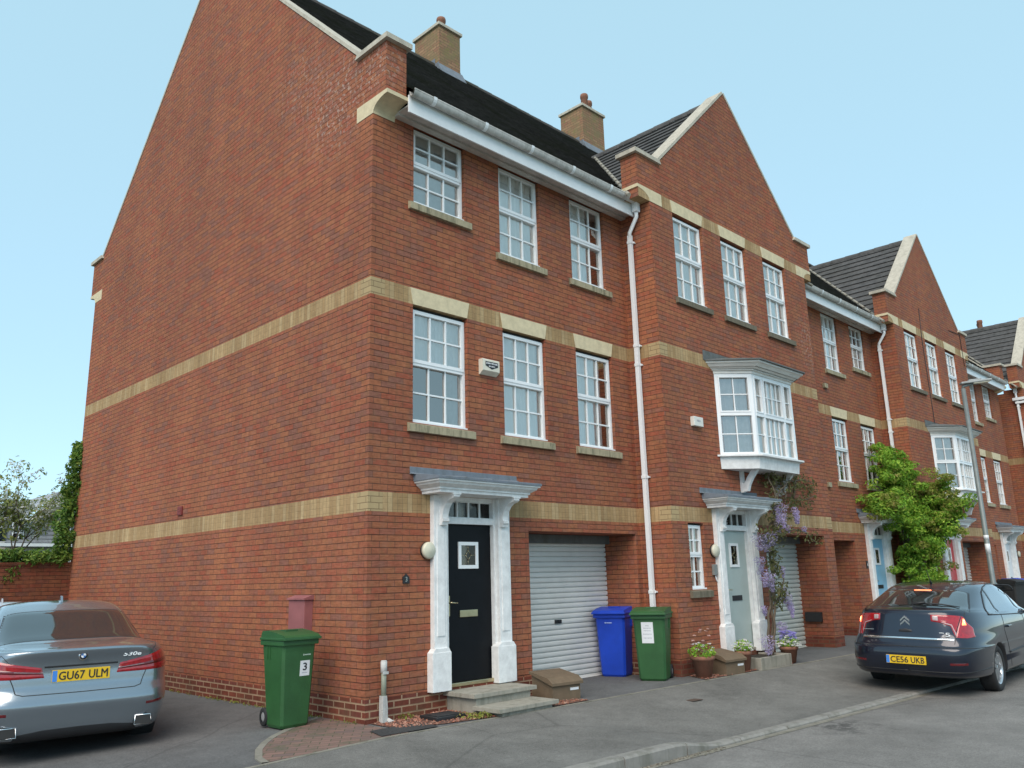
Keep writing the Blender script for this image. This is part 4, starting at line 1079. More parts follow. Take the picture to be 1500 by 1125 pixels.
# ------------------------------------------------------------------ lamp post
T=thing('street_lamp','grey steel street lamp on the footway in front of the red door house','street lamp',(16.3,-1.98,zf(16.3,-1.98)-.02))
b=B(); b.tube([(0,0,0),(0,0,1.05),(0,0,1.1),(0,0,5.75)],[.085,.085,.058,.05],16); b.build('column',M['galv'],T)
b=B(); b.tube([(0,0,5.72),(0,0,5.80),(.12,-.18,5.86),(.2,-.3,5.87)],.035,10)
b.build('arm',M['galv'],T)
b=B(); m=Matrix.Translation((.12,-.2,5.87))@Matrix.Rotation(R(-58),4,'Z')@Matrix.Rotation(R(-4),4,'Y')
b.box(-.28,.42,-.10,.10,0,.05,.02,mat=m); b.box(-.1,.2,-.06,.06,.05,.09,.02,mat=m); H_=b.build('lantern',simple('lamp_head_grey',(.32,.34,.34),.4),T)
b=B(); b.box(0,.36,-.075,.075,-.03,.002,.01,mat=m); b.build('lens',M['bulk'],H_)
b=B(); b.tube([(0,0,1.75),(0,0,1.98)],.058,12); b.tube([(0,0,2.08),(0,0,2.18)],.058,12); b.build('sticker',M['label'],T)

# ------------------------------------------------------------------ plants
def leafcluster(b,c,r,n,size,flat=1.0,droop=0.0):
    c=Vector(c)
    for _ in range(n):
        while True:
            d=Vector((random.uniform(-1,1),random.uniform(-1,1),random.uniform(-1,1)))
            if .02<d.length<1: break
        d=d.normalized()*d.length**.5
        p=c+Vector((d.x*r[0],d.y*r[1],d.z*r[2]))
        leaf(b,p,size*random.uniform(.6,1.3),d,flat)
def leaf(b,p,s,d,flat=1.0):
    a=Vector((random.gauss(0,1),random.gauss(0,1),random.gauss(0,1)*.6)).normalized()
    nrm=(Vector((d.x,d.y,d.z+.5))+a*.8).normalized()
    u=nrm.cross(Vector((random.gauss(0,1),random.gauss(0,1),random.gauss(0,1)))).normalized(); v=nrm.cross(u)
    w=.42
    P=[p-u*s*.5,p-u*s*.1+v*s*w*.5+nrm*s*.06,p+u*s*.5-nrm*s*.1,p-u*s*.1-v*s*w*.5+nrm*s*.06]
    b.bm.faces.new([b.bm.verts.new(q) for q in P])
# big climber at the blue door
T=thing('climbing_shrub','big bright green climbing shrub over the sky blue door','shrub',(15.6,-.35,.1))
b=B(); Z=lambda *p:tuple(Vector(p)-Vector((15.6,-.35,.1)))
b.tube([Z(15.65,-.3,.1),Z(15.6,-.35,1.0),Z(15.75,-.4,2.0),Z(15.6,-.4,3.0),Z(15.3,-.35,4.0)],[.07,.06,.05,.04,.02],8)
b.tube([Z(15.6,-.35,1.2),Z(16.0,-.8,2.0),Z(16.4,-1.0,2.8),Z(16.6,-1.1,3.3)],[.05,.04,.03,.015],8)
b.tube([Z(15.7,-.35,2.2),Z(15.1,-.4,2.8),Z(14.2,-.45,3.1)],[.04,.03,.015],8)
b.build('stem',M['wood'],T)
b=B(); b2=B()
blobs=[((15.25,-.35,4.2),(.5,.30,.38),0),((15.5,-.4,3.85),(.65,.35,.5),0),((15.8,-.45,3.75),(.5,.32,.5),0),((15.0,-.4,3.3),(.65,.35,.45),0),((15.6,-.55,3.2),(.65,.45,.5),0),((14.3,-.45,3.10),(.55,.36,.28),0),((14.9,-.55,3.05),(.6,.4,.35),0),
 ((16.2,-.9,3.55),(.6,.42,.42),1),((16.35,-1.0,3.35),(.5,.42,.4),1),((16.1,-.8,3.0),(.8,.5,.45),1),((16.4,-1.1,3.05),(.42,.4,.38),0),((16.4,-1.05,2.65),(.5,.42,.35),0),((16.55,-1.1,2.85),(.26,.3,.25),1),((15.8,-.6,2.6),(.7,.45,.4),0),
 ((15.7,-.55,2.15),(.6,.4,.42),0),((15.75,-.55,1.7),(.55,.38,.4),0),((16.0,-.75,2.0),(.5,.38,.35),0),((15.8,-.6,1.35),(.42,.3,.25),0),((16.2,-.85,2.4),(.6,.4,.35),0),((14.05,-.6,3.0),(.35,.3,.2),0)]
for c,r,k in blobs:
    # layered tufts for an uneven outline
    for _ in range(20):
        d=Vector((random.gauss(0,.55)*r[0],random.gauss(0,.55)*r[1],random.gauss(0,.55)*r[2])); tr=random.uniform(.13,.26)
        leafcluster(b2 if (k and random.random()<.75) or random.random()<.12 else b,Z(*(Vector(c)+d)),(tr*1.3,tr,tr*.55),105,.088)
b.build('foliage',M['leafG'],T,fixn=False); b2.build('young_foliage',M['leafY'],T,fixn=False)

# ivy on the rear corner and garden wall
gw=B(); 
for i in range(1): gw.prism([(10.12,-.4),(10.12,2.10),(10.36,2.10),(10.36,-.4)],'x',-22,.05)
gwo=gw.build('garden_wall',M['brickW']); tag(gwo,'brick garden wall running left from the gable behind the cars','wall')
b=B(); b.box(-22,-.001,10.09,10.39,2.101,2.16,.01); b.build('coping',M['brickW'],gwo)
T=thing('ivy','dark green ivy climbing the rear corner of the gable and trailing over the garden wall','ivy',(-.1,10.45,2.2))
Z2=lambda *p:tuple(Vector(p)-Vector((-.1,10.45,2.2)))
b=B()
for i in range(46):
    t=i/45; z=2.2+2.35*t; w=.15*(1-t)**.8+.05
    for _ in range(2): leafcluster(b,Z2(-.06-random.uniform(-.06,w*1.6)+.05,10.22+random.uniform(-.12,.25),z+random.uniform(-.05,.05)),(w*.75,.15,.11),44,.095)
for i in range(34):
    x=-.15-1.15*i/33; leafcluster(b,Z2(x,10.2+random.uniform(-.12,.2),2.22+random.uniform(-.05,.13)),(.13,.2,.11),60,.095)
for i in range(6): leafcluster(b,Z2(-1.05+random.uniform(-.1,.1),10.13,2.1-.06*i),(.11,.06,.07),22,.08)
b.build('foliage',M['ivy'],T,fixn=False)
b=B(); b.tube([Z2(-.05,10.35,1.2),Z2(-.08,10.3,2.4),Z2(-.05,10.24,3.4),Z2(-.04,10.22,4.3)],[.03,.025,.015,.008],6); b.build('stem',M['wood'],T)
# tree behind the garden wall
def tree(x,y,h,label,seed,spread,leaves,sky_flecks=True):
    random.seed(seed)
    T=thing('tree',label,'tree',(x,y,0),group='young trees behind the garden wall')
    b=B(); tips=[]
    def br(p,d,l,r,lv):
        q=p+d*l; mid=p+d*l*.5+Vector((random.uniform(-.05,.05),random.uniform(-.05,.05),0))*l
        b.tube([p,mid,q],[r,r*.8,r*.6],6)
        if lv==0 or r<.006: tips.append(q); return
        if lv<=2: tips.append(mid); tips.append(q)
        for _ in range(random.choice((2,3))):
            nd=(d+Vector((random.gauss(0,.5)*spread,random.gauss(0,.5)*spread,random.gauss(.12,.25)))).normalized()
            br(q,nd,l*random.uniform(.62,.82),r*.6,lv-1)
    br(Vector((0,0,0)),Vector((.03,0,1)),h*.34,.06,5)
    b.build('trunk',M['wood'],T)
    b=B(); c=B()
    for t in tips:
        if sky_flecks and t.z>h*.66 and random.random()<.75:
            leafcluster(c,t,(.18,.18,.15),12,.09)
            leafcluster(b,t,(.24,.24,.18),10,.10)
        else: leafcluster(b,t,(.30,.30,.22),int(leaves*1.5),.11)
    b.build('crown',M['treeleaf'],T,fixn=False)
    if sky_flecks: c.build('sky_flecks',M['sky_flecks'],T,fixn=False)  # added flecks stand in for sky seen through the crown
    random.seed(seed+1)
tree(-.45,13.4,3.9,'slim tree with added white flecks for sky showing through its top behind the garden wall',11,1.0,15)
tree(-1.35,14.5,2.9,'low leafy young tree at the left edge behind the garden wall',5,1.2,20,False)
# far house
HX=thing('far_house','far house with grey slate roof and white dormer windows beyond the garden wall','house',(0,0,0))
def far_block(x0,x1,y0,y1,ze,zr_,mat):
    pass
b=B(); b.box(4.2,13,38,46,-.3,4.0); b.build('wall',M['far_wall'],HX)
b=B(); 
c=.707; slope(b,(5.4,37.7,3.7),(14.2,37.7,3.7),(0,c,c),(0,-c,c),4.7,.3,lambda s0,s1:(s0*.085,1,s1*.085,1),thk=.04)
b.build('roof',M['tileF'],HX,fixn=False)
b=B(); b.face([(6.3,38.9,4.9),(8.9,41.0,6.9),(7.2,45,6.3),(3.5,45,5.0)]); b.face([(3.0,38.0,3.9),(6.3,38.9,4.9),(3.5,45,5.0),(0,45,4.2)])
b.build('side_roof',M['slate'],HX)
for dxx,zz in ((6.4,4.3),(8.5,4.6)):
    b=B(); b.box(dxx-.45,dxx+.75,38.2,40.5,zz-.5,zz+.75); D_=b.build('dormer',M['lead'],HX)
    b=B(); b.box(dxx-.45,dxx+.1,38.12,38.19,zz-.45,zz+.7); b.build('window',M['upvc'],D_)
    b=B(); b.box(dxx-.38,dxx-.2,38.09,38.115,zz-.35,zz+.1); b.box(dxx-.12,dxx+.04,38.09,38.115,zz-.35,zz+.1); b.box(dxx-.38,dxx-.2,38.09,38.115,zz+.16,zz+.6); b.box(dxx-.12,dxx+.04,38.09,38.115,zz+.16,zz+.6); b.build('pane',M['glassD'],D_)
    b=B(); b.box(dxx-.55,dxx+.85,38.05,40.5,zz+.751,zz+.84); b.build('dormer_roof',M['fascia'],D_)
b=B(); b.box(3.9,13,37.58,37.66,3.75,3.9); b.build('fascia',M['fascia'],HX)

# wisteria
random.seed(21)
T=thing('wisteria','wisteria with lilac flower clusters trained up beside the sage green door and bay','climbing plant',(7.1,-.95,.26))
O=Vector((7.1,-.95,.26)); Zw=lambda *p:tuple(Vector(p)-O)
b=B()
stems=[[(7.45,-.98,.26),(7.55,-1.0,.7),(7.68,-.98,1.25),(7.78,-.96,1.8),(7.86,-.98,2.3),(7.95,-1.0,2.75),(8.3,-.98,3.05),(8.8,-.92,3.25),(9.3,-.85,3.2)],
 [(7.5,-.92,.26),(7.62,-.95,.8),(7.62,-1.0,1.4),(7.8,-.92,2.0),(7.9,-1.02,2.6),(7.9,-1.05,3.0),(8.0,-.9,3.3),(8.4,-.78,3.4)],
 [(7.4,-.94,.26),(7.5,-.92,.9),(7.72,-1.0,1.5),(7.74,-.94,2.2),(8.0,-.95,2.6),(8.5,-.95,2.75),(9.1,-.8,2.9),(9.7,-.74,2.95),(10.2,-.7,3.05)],
 [(7.6,-.98,1.0),(7.8,-1.0,1.15),(8.0,-1.0,1.35),(8.05,-.98,1.65)],[(7.8,-.98,2.1),(8.1,-1.0,2.25),(8.7,-.95,2.35),(9.3,-.9,2.3),(9.7,-.88,2.12)],
 [(8.6,-.9,2.9),(8.7,-.8,3.2),(9.0,-.75,3.4),(9.5,-.72,3.2)],[(8.1,-1.0,2.9),(8.4,-.8,3.1),(8.4,-.7,3.35),(8.2,-.68,3.3)],[(7.8,-1.0,1.9),(7.5,-1.03,2.15),(7.3,-1.04,2.2)],[(9.1,-.8,2.95),(9.4,-.75,3.3),(9.8,-.7,3.35),(10.3,-.68,3.3)]]
for st in stems:
    P=[]
    for a,c in zip(st,st[1:]):
        for k in range(4): P.append(Vector(a).lerp(Vector(c),k/4)+Vector((random.uniform(-.025,.025),random.uniform(-.02,.02),0)))
    P.append(Vector(st[-1])); n_=len(P); b.tube([p-O for p in P],[.019*(1-.75*i/n_)+.003 for i in range(n_)],6)
b.build('stem',M['wood'],T)
b=B()
def along(st,t):
    k=min(len(st)-2,int(t*(len(st)-1))); return Vector(st[k]).lerp(Vector(st[k+1]),t*(len(st)-1)-k)
for st in stems:
    for _ in range(42 if st[0][2]<.5 else 13):
        p=along(st,random.uniform(.22,.999))+Vector((random.gauss(0,.07),random.gauss(0,.04)-.03,random.gauss(0,.07))); leafcluster(b,p-O,(.15,.08,.10),10,.075)
b.build('foliage',M['wleaf'],T,fixn=False)
b=B()
def raceme(x,y,z,L,w=.075):
    w*=1.35; n_=int(330*L/.3)
    for i in range(n_):
        t=random.random()**.8; r=w*(1-t*.75)*(.6 if t<.08 else 1); a=random.uniform(0,6.28); rr=r*math.sqrt(random.random())
        leaf(b,Vector((x+rr*math.cos(a)+.03*t,y+rr*math.sin(a),z-L*t))-O,.032,Vector((math.cos(a),math.sin(a),0)))
for r_ in ((7.2,-1.05,2.22,.26,.12),(7.42,-1.05,2.26,.32,.13),(7.6,-1.03,2.2,.24,.09),(7.2,-1.03,1.86,.24,.10),(7.3,-1.03,1.66,.3,.11),(7.48,-1.04,1.6,.32,.10),(7.95,-1.03,2.85,.42,.10),(8.1,-1.05,2.8,.45,.11),(8.0,-1.0,2.6,.35,.09),(7.8,-1.0,2.3,.25,.08),
    (8.75,-.98,2.75,.3,.07),(8.85,-.96,2.7,.25,.06),(8.4,-.98,2.42,.14,.06),(9.2,-.9,2.42,.12,.06),(7.95,-1.0,1.35,.28,.08),(8.1,-1.0,1.25,.3,.08),(8.2,-1.0,1.1,.28,.06),(7.25,-1.0,1.06,.16,.06),(7.75,-1.02,.78,.22,.09),(7.9,-1.0,.7,.25,.08),(8.0,-1.0,1.7,.2,.06),(6.90,-1.2,.62,.30,.13)): raceme(*r_)
b.build('flower_clusters',M['wist'],T,fixn=False)

def pot(x,y,z,r,h,label,flowers,square=False,nl=160):
    T=thing('flower_pot',label,'flower pot',(x,y,z),random.uniform(0,1),group='planted pots by the sage green door')
    b=B()
    if square: b.lathe([(r*.72*1.2,0),(r*1.2,h*.86),(r*1.28,h*.87),(r*1.28,h),(r*1.15,h),(r*1.1,h*.9)],Matrix.Rotation(R(45),4,'Z'),4)
    else: b.lathe([(r*.66,0),(r*.94,h*.8),(r*1.04,h*.81),(r*1.06,h),(r*.94,h),(r*.9,h*.88)],None,24)
    b.build('pot',M['terra'],T)
    b=B(); leafcluster(b,(0,0,h+.06),(r*1.25,r*1.25,.11),nl,.06); b.build('foliage',M['leafG'],T,fixn=False)
    for nm,mat,n_,hh,sp in flowers:
        b=B()
        for _ in range(n_):
            a=random.uniform(0,6.28); rr=r*sp*math.sqrt(random.random()); p=Vector((rr*math.cos(a),rr*math.sin(a),h+hh*random.uniform(.6,1.1)-.08*(rr/r)))
            for k in range(5):
                aa=k*1.256; leaf(b,p+Vector((.016*math.cos(aa),.016*math.sin(aa),.02)),.042,Vector((-.5,-.6,.6)))
        b.build(nm,mat,T,fixn=False)
    return T
pot(5.42,-.93,zg(5.4)+.01,.17,.30,'large terracotta pot of mixed greenery at the corner of the gabled house',[('white_blossom',M['white_fl'],14,.2,1.2),('pink_blossom',M['pink_fl'],9,.42,.8)],nl=240)
pot(6.38,-1.06,zg(6.4)+.01,.125,.30,'round terracotta pot of small white flowers in front of the sage green door',[('white_blossom',M['white_fl'],75,.16,1.35)])
pot(7.78,-1.10,zg(7.7)+.01,.15,.26,'terracotta pot of violet and white flowers right of the raised bed',[('violet_blossom',M['violet_fl'],44,.26,1.0),('white_blossom',M['white_fl'],80,.15,1.45)],nl=200)
T=pot(13.95,-.85,zg(13),.16,.35,'planter of white flowers against the wall just left of the dark blue car',[('white_blossom',M['white_fl'],20,.3,1.3),('pink_blossom',M['pink_fl'],12,.3,1.2)],nl=260)
T.location.z+=.35
b=B(); b.box(13.8,14.1,-1.0,-.7,zg(13),zg(13)+.35,.01); tag(b.build('pot_stand',M['terra']),'square clay stand under the planter left of the dark blue car','plant stand')
# weeds along the gravel edge
b=B()
for (x,y,n_) in ((.98,-.72,26),(1.08,-.78,30),(.50,-.10,18),(.92,-.62,12)):
    leafcluster(b,(x,y,.10),(.10,.06,.05),n_*3,.045)
o=b.build('weeds',M['leafY'],fixn=False); o['kind']='stuff'
b=B()
for i in range(70):
    y=random.uniform(.1,5.5); leafcluster(b,(-.03-random.random()*.03,y,zg(0)+.015),(.03,.06,.02),5,.03)
o=b.build('moss',M['leafY'],fixn=False); o['kind']='stuff'
# ------------------------------------------------------------------ cars
def catmull(vals,t):
    n=len(vals); i=min(int(t),n-2); f=t-i
    p=[vals[max(0,min(n-1,i+k-1))] for k in range(4)]
    return .5*((2*p[1])+(-p[0]+p[2])*f+(2*p[0]-5*p[1]+4*p[2]-p[3])*f*f+(-p[0]+3*p[1]-3*p[2]+p[3])*f**3)
def car_body(T,loops,mat,arches,sub=4,NN=144,blackz=.26):
    """loops: (z,w,yr,yf,nr,nf,dzr,dzf)"""
    cols=list(zip(*loops)); b=B(); pr=None; nL=len(loops)
    first=None
    for s in range((nL-1)*sub+1):
        t=s/sub; z,w,yr,yf,nr,nf,dzr,dzf=[catmull(c,t) for c in cols]
        yc=(yr+yf)/2; hl=(yf-yr)/2; ring=[]
        for k in range(NN):
            a=2*PI*k/NN; ca,sa=math.cos(a),math.sin(a)
            n_=nr if sa<0 else nf
            # even out spacing
            x=w*math.copysign(abs(ca)**(2/n_),ca); y=yc+hl*math.copysign(abs(sa)**(2/n_),sa)
            fr=smooth((y-2.6)/2.0); rr_=smooth((1.6-y)/1.4)
            ring.append(b.bm.verts.new((x,y,z+dzf*fr+dzr*rr_)))
        if pr:
            for k in range(NN):
                f=b.bm.faces.new([pr[k],pr[(k+1)%NN],ring[(k+1)%NN],ring[k]]); f.smooth=True
                if z<blackz: f.material_index=1
        else: f=b.bm.faces.new(ring[::-1]); f.material_index=1
        pr=ring
    b.bm.faces.new(pr)
    bmesh.ops.recalc_face_normals(b.bm,faces=b.bm.faces[:])
    tree=BVHTree.FromBMesh(b.bm)
    o=b.build('body',[mat,M['blackp']],T)
    # wheel arches
    c=B()
    for (x,y,z,r) in arches:
        m=Matrix.Translation((x,y,z))@Matrix.Rotation(R(90),4,'Y'); c.lathe([(r,-.17),(r,.25)],m,40)
    co_=c.build('arch_cut',M['blackp'],T)
    md=o.modifiers.new('arch','BOOLEAN'); md.operation='DIFFERENCE'; md.object=co_; md.solver='EXACT'
    dg=bpy.context.evaluated_depsgraph_get(); dg.update(); me=bpy.data.meshes.new_from_object(o.evaluated_get(dg)); o.modifiers.clear(); o.data=me
    bpy.data.objects.remove(co_)
    return o,tree
def aim(tree,p,off):
    x,y,z,nx,ny=p[:5]; nz=p[5] if len(p)>5 else 0
    n=Vector((nx,ny,nz)).normalized(); o=Vector((x,y,z))+n*1.2
    h=tree.ray_cast(o,-n,3.0)
    if h[0] is None: return Vector((x,y,z)),n
    nn=h[1]; 
    if nn.dot(n)<0: nn=-nn
    return h[0]+nn*off,nn
def lerpchain(ch,t):
    k=t*(len(ch)-1); i=min(int(k),len(ch)-2); f=k-i
    return [a+(c-a)*f for a,c in zip(ch[i],ch[i+1])]
def patch(T,tree,top,bot,name,mat,n=28,m=10,off=.004,label=None,smoothc=False):
    b=B(); g=[]
    for i in range(n+1):
        a=lerpchain(top,i/n); c=lerpchain(bot,i/n); col=[]
        for j in range(m+1):
            f=j/m; p=[u+(v-u)*f for u,v in zip(a,c)]; q,_=aim(tree,p,off if 0<i<n and 0<j<m else off*.2); col.append(b.bm.verts.new(q))
        g.append(col)
    for i in range(n):
        for j in range(m): f=b.bm.faces.new([g[i][j],g[i+1][j],g[i+1][j+1],g[i][j+1]]); f.smooth=True
    return b.build(name,mat,T,label=label)
def seam(T,tree,pts,name,mat,r=.004,off=.0,n=10):
    P=[]
    for i in range((len(pts)-1)*n+1):
        P.append(aim(tree,lerpchain(pts,i/((len(pts)-1)*n)),off)[0])
    b=B(); b.tube(P,r,6); return b.build(name,mat,T)
def rr(x,z,y=.1): return (x,y,z,0,-1)
def mirror(ch): return [(-p[0],p[1],p[2],-p[3],p[4]) for p in ch]
def wheel(T,x,y,r,w,side,spokes,rimr):
    W=bpy.data.objects.new('wheel',None); COL.objects.link(W); W.parent=T; W.location=(x,y,r); W.empty_display_size=.1
    W.rotation_euler=(0,0,0 if side>0 else PI)
    m=Matrix.Rotation(R(90),4,'Y')
    b=B(); b.lathe([(rimr,-w/2),(r-.03,-w/2),(r-.008,-w/2+.02),(r,-w/2+.05),(r,w/2-.05),(r-.008,w/2-.02),(r-.03,w/2),(rimr+.006,w/2-.006),(rimr,w/2-.02)],m,40,close=False); b.build('tyre',M['rubber'],W)
    b=B(); b.lathe([(rimr,w/2-.012),(rimr-.015,w/2-.02),(rimr-.02,w/2-.06),(rimr-.02,-w/2)],m,40,close=False)
    b.lathe([(.001,w/2-.03),(.06,w/2-.03),(.065,w/2-.06)],m,20,close=False)
    for k in range(spokes):
        a=2*PI*k/spokes; mm=Matrix.Rotation(a,4,'X')
        for da in (-.09,.09):
            m3=mm@Matrix.Rotation(da,4,'X')
            b.prism([(.04,-.016),(rimr-.012,-.011),(rimr-.012,.011),(.04,.016)],'x',w/2-.055,w/2-.028)
            vs=b.bm.verts[-8:] if False else list(b.bm.verts)[-8:]
            for v in vs: v.co=m3@v.co
    b.build('rim',M['alloy'],W)
    b=B(); b.lathe([(.001,-.02),(rimr-.03,-.02),(rimr-.03,-.03)],m,24); b.build('brake_disc',M['blackp'],W)
    return W
M['alloy']=simple('alloy_wheel',(.5,.52,.54),.3,.8)
M['cg']=simple('tinted_car_glass',(.02,.026,.028),.03,var=.05,coat=1,spec=.8)
def plate(T,tree,reg,z,y0,w=.52,h=.11,split=None):
    p,_=aim(tree,(0,0,z,0,-1),.006); pl,_=aim(tree,(w/2,0,z,0,-1),.006); pt,_=aim(tree,(0,0,z+h/2,0,-1),.006)
    yy=min(p.y,pl.y,pt.y)-.006
    m=facing((0,yy,z),(1,0,0),(0,.04,1))
    b=B(); b.box(-w/2,w/2,-h/2,h/2,-.02,.002,.003,mat=m); P=b.build('number_plate',M['yellow'],T)
    b=B(); b.box(-w/2+.002,-w/2+.044,-h/2+.004,h/2-.004,.002,.003,mat=m); b.build('band',M['euro'],P)
    a,c=reg.split(); th=h*.70
    tot=w-.044-.03; wa=tot*len(a)/(len(a)+len(c)+.55); wc=tot*len(c)/(len(a)+len(c)+.55)
    xa=-w/2+.056
    text('lettering',a,M['ink'],P,m@Matrix.Translation((xa+wa/2,0,.0025)),wa*.97,th,bold=.0016)
    text('lettering',c,M['ink'],P,m@Matrix.Translation((xa+wa+tot*.55/(len(a)+len(c)+.55)+wc/2,0,.0025)),wc*.97,th,bold=.0016)
    return P

def saloon(label,loc,h,mat,reg=None,badge=None,group=None,roll=0,pitch=0):
    T=thing('parked_car',label,'car',loc,-h,group)
    T.scale=(1.025,1,1.035)
    loops=[(.20,.76,.34,4.6,5,3,0,0),(.215,.84,.20,4.7,5.5,3,0,0),(.25,.89,.09,4.82,6,3,0,0),(.32,.905,.05,4.9,6.5,3,0,0),(.44,.928,.02,4.93,7,3,0,0),(.54,.935,.0,4.94,7,3,0,0),(.60,.938,.012,4.94,7,3,0,0),(.64,.938,.03,4.94,7,3,0,0),
      (.70,.936,.062,4.93,7,3,0,0),(.78,.935,.07,4.9,7,3,0,0),(.87,.928,.075,4.87,6.8,3,0,-.02),(.95,.91,.06,4.82,6.2,3,0,-.06),(1.01,.885,.035,4.76,5.8,3,.0,-.10),(1.035,.855,.03,4.7,5.4,3,.015,-.12),(1.045,.80,.07,4.5,4.3,3,.02,-.12),
      (1.05,.775,.36,3.95,4.6,3.2,.045,-.05),(1.065,.768,.56,3.72,5,3.4,.05,0),(1.11,.755,.68,3.6,5.2,3.5,.04,0),(1.20,.722,.86,3.38,5.2,3.5,.02,0),(1.30,.68,1.07,3.12,5.2,3.5,.01,0),(1.39,.635,1.28,2.85,5,3.5,.0,0),(1.445,.585,1.48,2.65,4.6,3.4,0,0),(1.478,.50,1.62,2.5,4.2,3.2,0,0),(1.497,.36,1.75,2.4,3.6,3,0,0),(1.505,.18,1.88,2.25,3,3,0,0),(1.507,.03,2.0,2.1,2.5,2.5,0,0)]
    wc=[(s*.80,y,.335) for s in (-1,1) for y in (1.06,4.03)]
    body,tr=car_body(T,loops,mat,[(x,y,z,.375) if x>0 else (x-.08,y,z,.375) for x,y,z in wc])
    for x,y,z in wc: wheel(T,(.79 if x>0 else -.79),y,.335,.24,1 if x>0 else -1,5,.235)
    # rear window with dark surround
    def rw(s,e,name,m_,off):
        top=[(x*(.60-e),1.3,1.415-e*.9-.012*abs(x)**2,0,-1,.5) for x in (-1,-.66,-.33,0,.33,.66,1)]
        bot=[(x*(.715-e),.6,1.135+e*.6-.005*abs(x)**2,0,-1,.5) for x in (-1,-.66,-.33,0,.33,.66,1)]
        return patch(T,tr,top,bot,name,m_,36,14,off)
    rw(1,0,'window_seal',M['blackp'],.002); rw(1,.016,'rear_window',M['cg'],.006)
    # side glass
    for s in (-1,1):
        ys=[.98,1.15,1.35,1.6,2.0,2.4,2.8,3.1,3.35]; tp=[1.145,1.25,1.33,1.385,1.41,1.412,1.375,1.26,1.12]; bt=[1.125,1.115,1.11,1.10,1.09,1.085,1.08,1.075,1.07]
        patch(T,tr,[(s*.6,y,z,s,0) for y,z in zip(ys,tp)],[(s*.75,y,z,s,0) for y,z in zip(ys,bt)],'side_window',M['cg'],40,8,.004)
    # lamps
    top=[(.355,.05,.892,0,-1),(.62,.08,.944,.1,-1),(.80,.22,.992,.55,-.85),(.88,.46,1.0,.95,-.3)]
    bot=[(.325,.05,.80,0,-1),(.61,.1,.80,.1,-1),(.80,.22,.805,.55,-.85),(.90,.50,.835,.95,-.3)]
    for s in (1,-1):
        t_,b_=(top,bot) if s>0 else (mirror(top),mirror(bot))
        L=patch(T,tr,t_,b_,'tail_lamp',M['redlens'],36,10,.010)
        mid=lambda f,ch1,ch2:[tuple(u+(v-u)*f for u,v in zip(p,q)) for p,q in zip(ch1,ch2)]
        patch(L,tr,mid(.38,t_,b_),mid(.72,t_,b_),'lamp_strip',M['redlensD'],30,4,.013)
        patch(L,tr,mid(.45,t_,b_)[:2],mid(.58,t_,b_)[:2],'reverse_lamp',M['clearlens'],8,2,.016)
        seam(T,tr,[(s*.62,.08,.945,0,-1),(s*.61,.1,.80,0,-1),(s*.585,.05,.745,0,-1),(s*.56,.03,.67,0,-1),(s*.50,.03,.652,0,-1),(0,.03,.648,0,-1)],'boot_seam',M['dark'],.0045)
        seam(T,tr,[(s*.635,.08,.95,0,-1),(s*.70,.1,1.03,.1,-1,.3),(s*.74,.3,1.09,.1,-.3,1),(s*.72,.56,1.12,.1,-.2,1)],'boot_seam',M['dark'],.003)
    patch(T,tr,[rr(x,.905) for x in (-.33,0,.33)],[rr(x,.888) for x in (-.33,0,.33)],'lip_shadow_strip',M['blackp'],20,2,.004)
    # lower bumper: vents, exhausts, reflectors
    patch(T,tr,[rr(x,z) for x,z in ((-.52,.30),(-.3,.325),(0,.33),(.3,.325),(.52,.30))],[rr(x,z) for x,z in ((-.55,.25),(-.3,.25),(0,.25),(.3,.25),(.55,.25))],'diffuser',M['blackp'],24,4,.004)
    for s in (-1,1):
        b=B(); cx=s*.605; 
        pts=[(cx-s*.075,.372),(cx+s*.065,.372),(cx+s*.085,.285),(cx-s*.085,.285)]
        b.tube([(p[0],.04,p[1]) for p in pts+pts[:1]],.006,6); b.build('exhaust_trim',M['chrome'],T)
        b=B(); b.prism([(cx-s*.07,.365),(cx+s*.06,.365),(cx+s*.08,.29),(cx-s*.08,.29)],'y',.03,.14); b.build('exhaust',M['dark'],T)
        patch(T,tr,[(s*.62,.05,.50,0,-1),(s*.82,.1,.515,s*.5,-1)],[(s*.62,.05,.475,0,-1),(s*.82,.1,.485,s*.5,-1)],'reflector',M['redlensD'],8,2,.006)
    # badge roundel
    p,_=aim(tr,(0,.04,.985,0,-1),.0); m=facing((0,p.y-.006,.985),(1,0,0),(0,.1,1))
    b=B(); b.lathe([(.001,.002),(.041,.002),(.043,-.006)],m,32,0,close=False); Bd=b.build('badge',M['chrome'],T)
    b=B(); b.lathe([(.001,.003),(.037,.003),(.038,.0)],m,32,0,close=False); b.build('badge_ring',M['ink'],Bd)
    for q in range(4):
        b=B(); ps=[Vector((0,0,.004))]+[Vector((.023*math.cos(q*PI/2+k*PI/12),.023*math.sin(q*PI/2+k*PI/12),.004)) for k in range(7)]
        b.face([m@v for v in ps]); b.build('badge_quarter',M['label'] if q%2==0 else M['blue'],Bd)
    if reg: plate(T,tr,reg,.808,.05)
    if badge:
        p,_=aim(tr,(.46,.05,.975,0,-1),.0); text('model_badge',badge,M['upvc'],T,facing((.46,p.y-.004,.972),(1,.03,0),(0,.1,1)),.17,.034,bold=.0015,shear=.2)
    # shark fin
    p,_=aim(tr,(0,1.75,1.5,0,0,1),0); b=B(); b.prism([(p.y-.07,p.z-.01),(p.y-.03,p.z+.055),(p.y-.005,p.z+.06),(p.y+.12,p.z-.005)],'x',-.012,.012); b.build('antenna',mat,T)
    for s in (-1,1):
        b=B(); b.box(s*.92-.09,s*.92+.09,3.28,3.40,1.05,1.18,.03); b.build('door_mirror',mat,T)
    return T
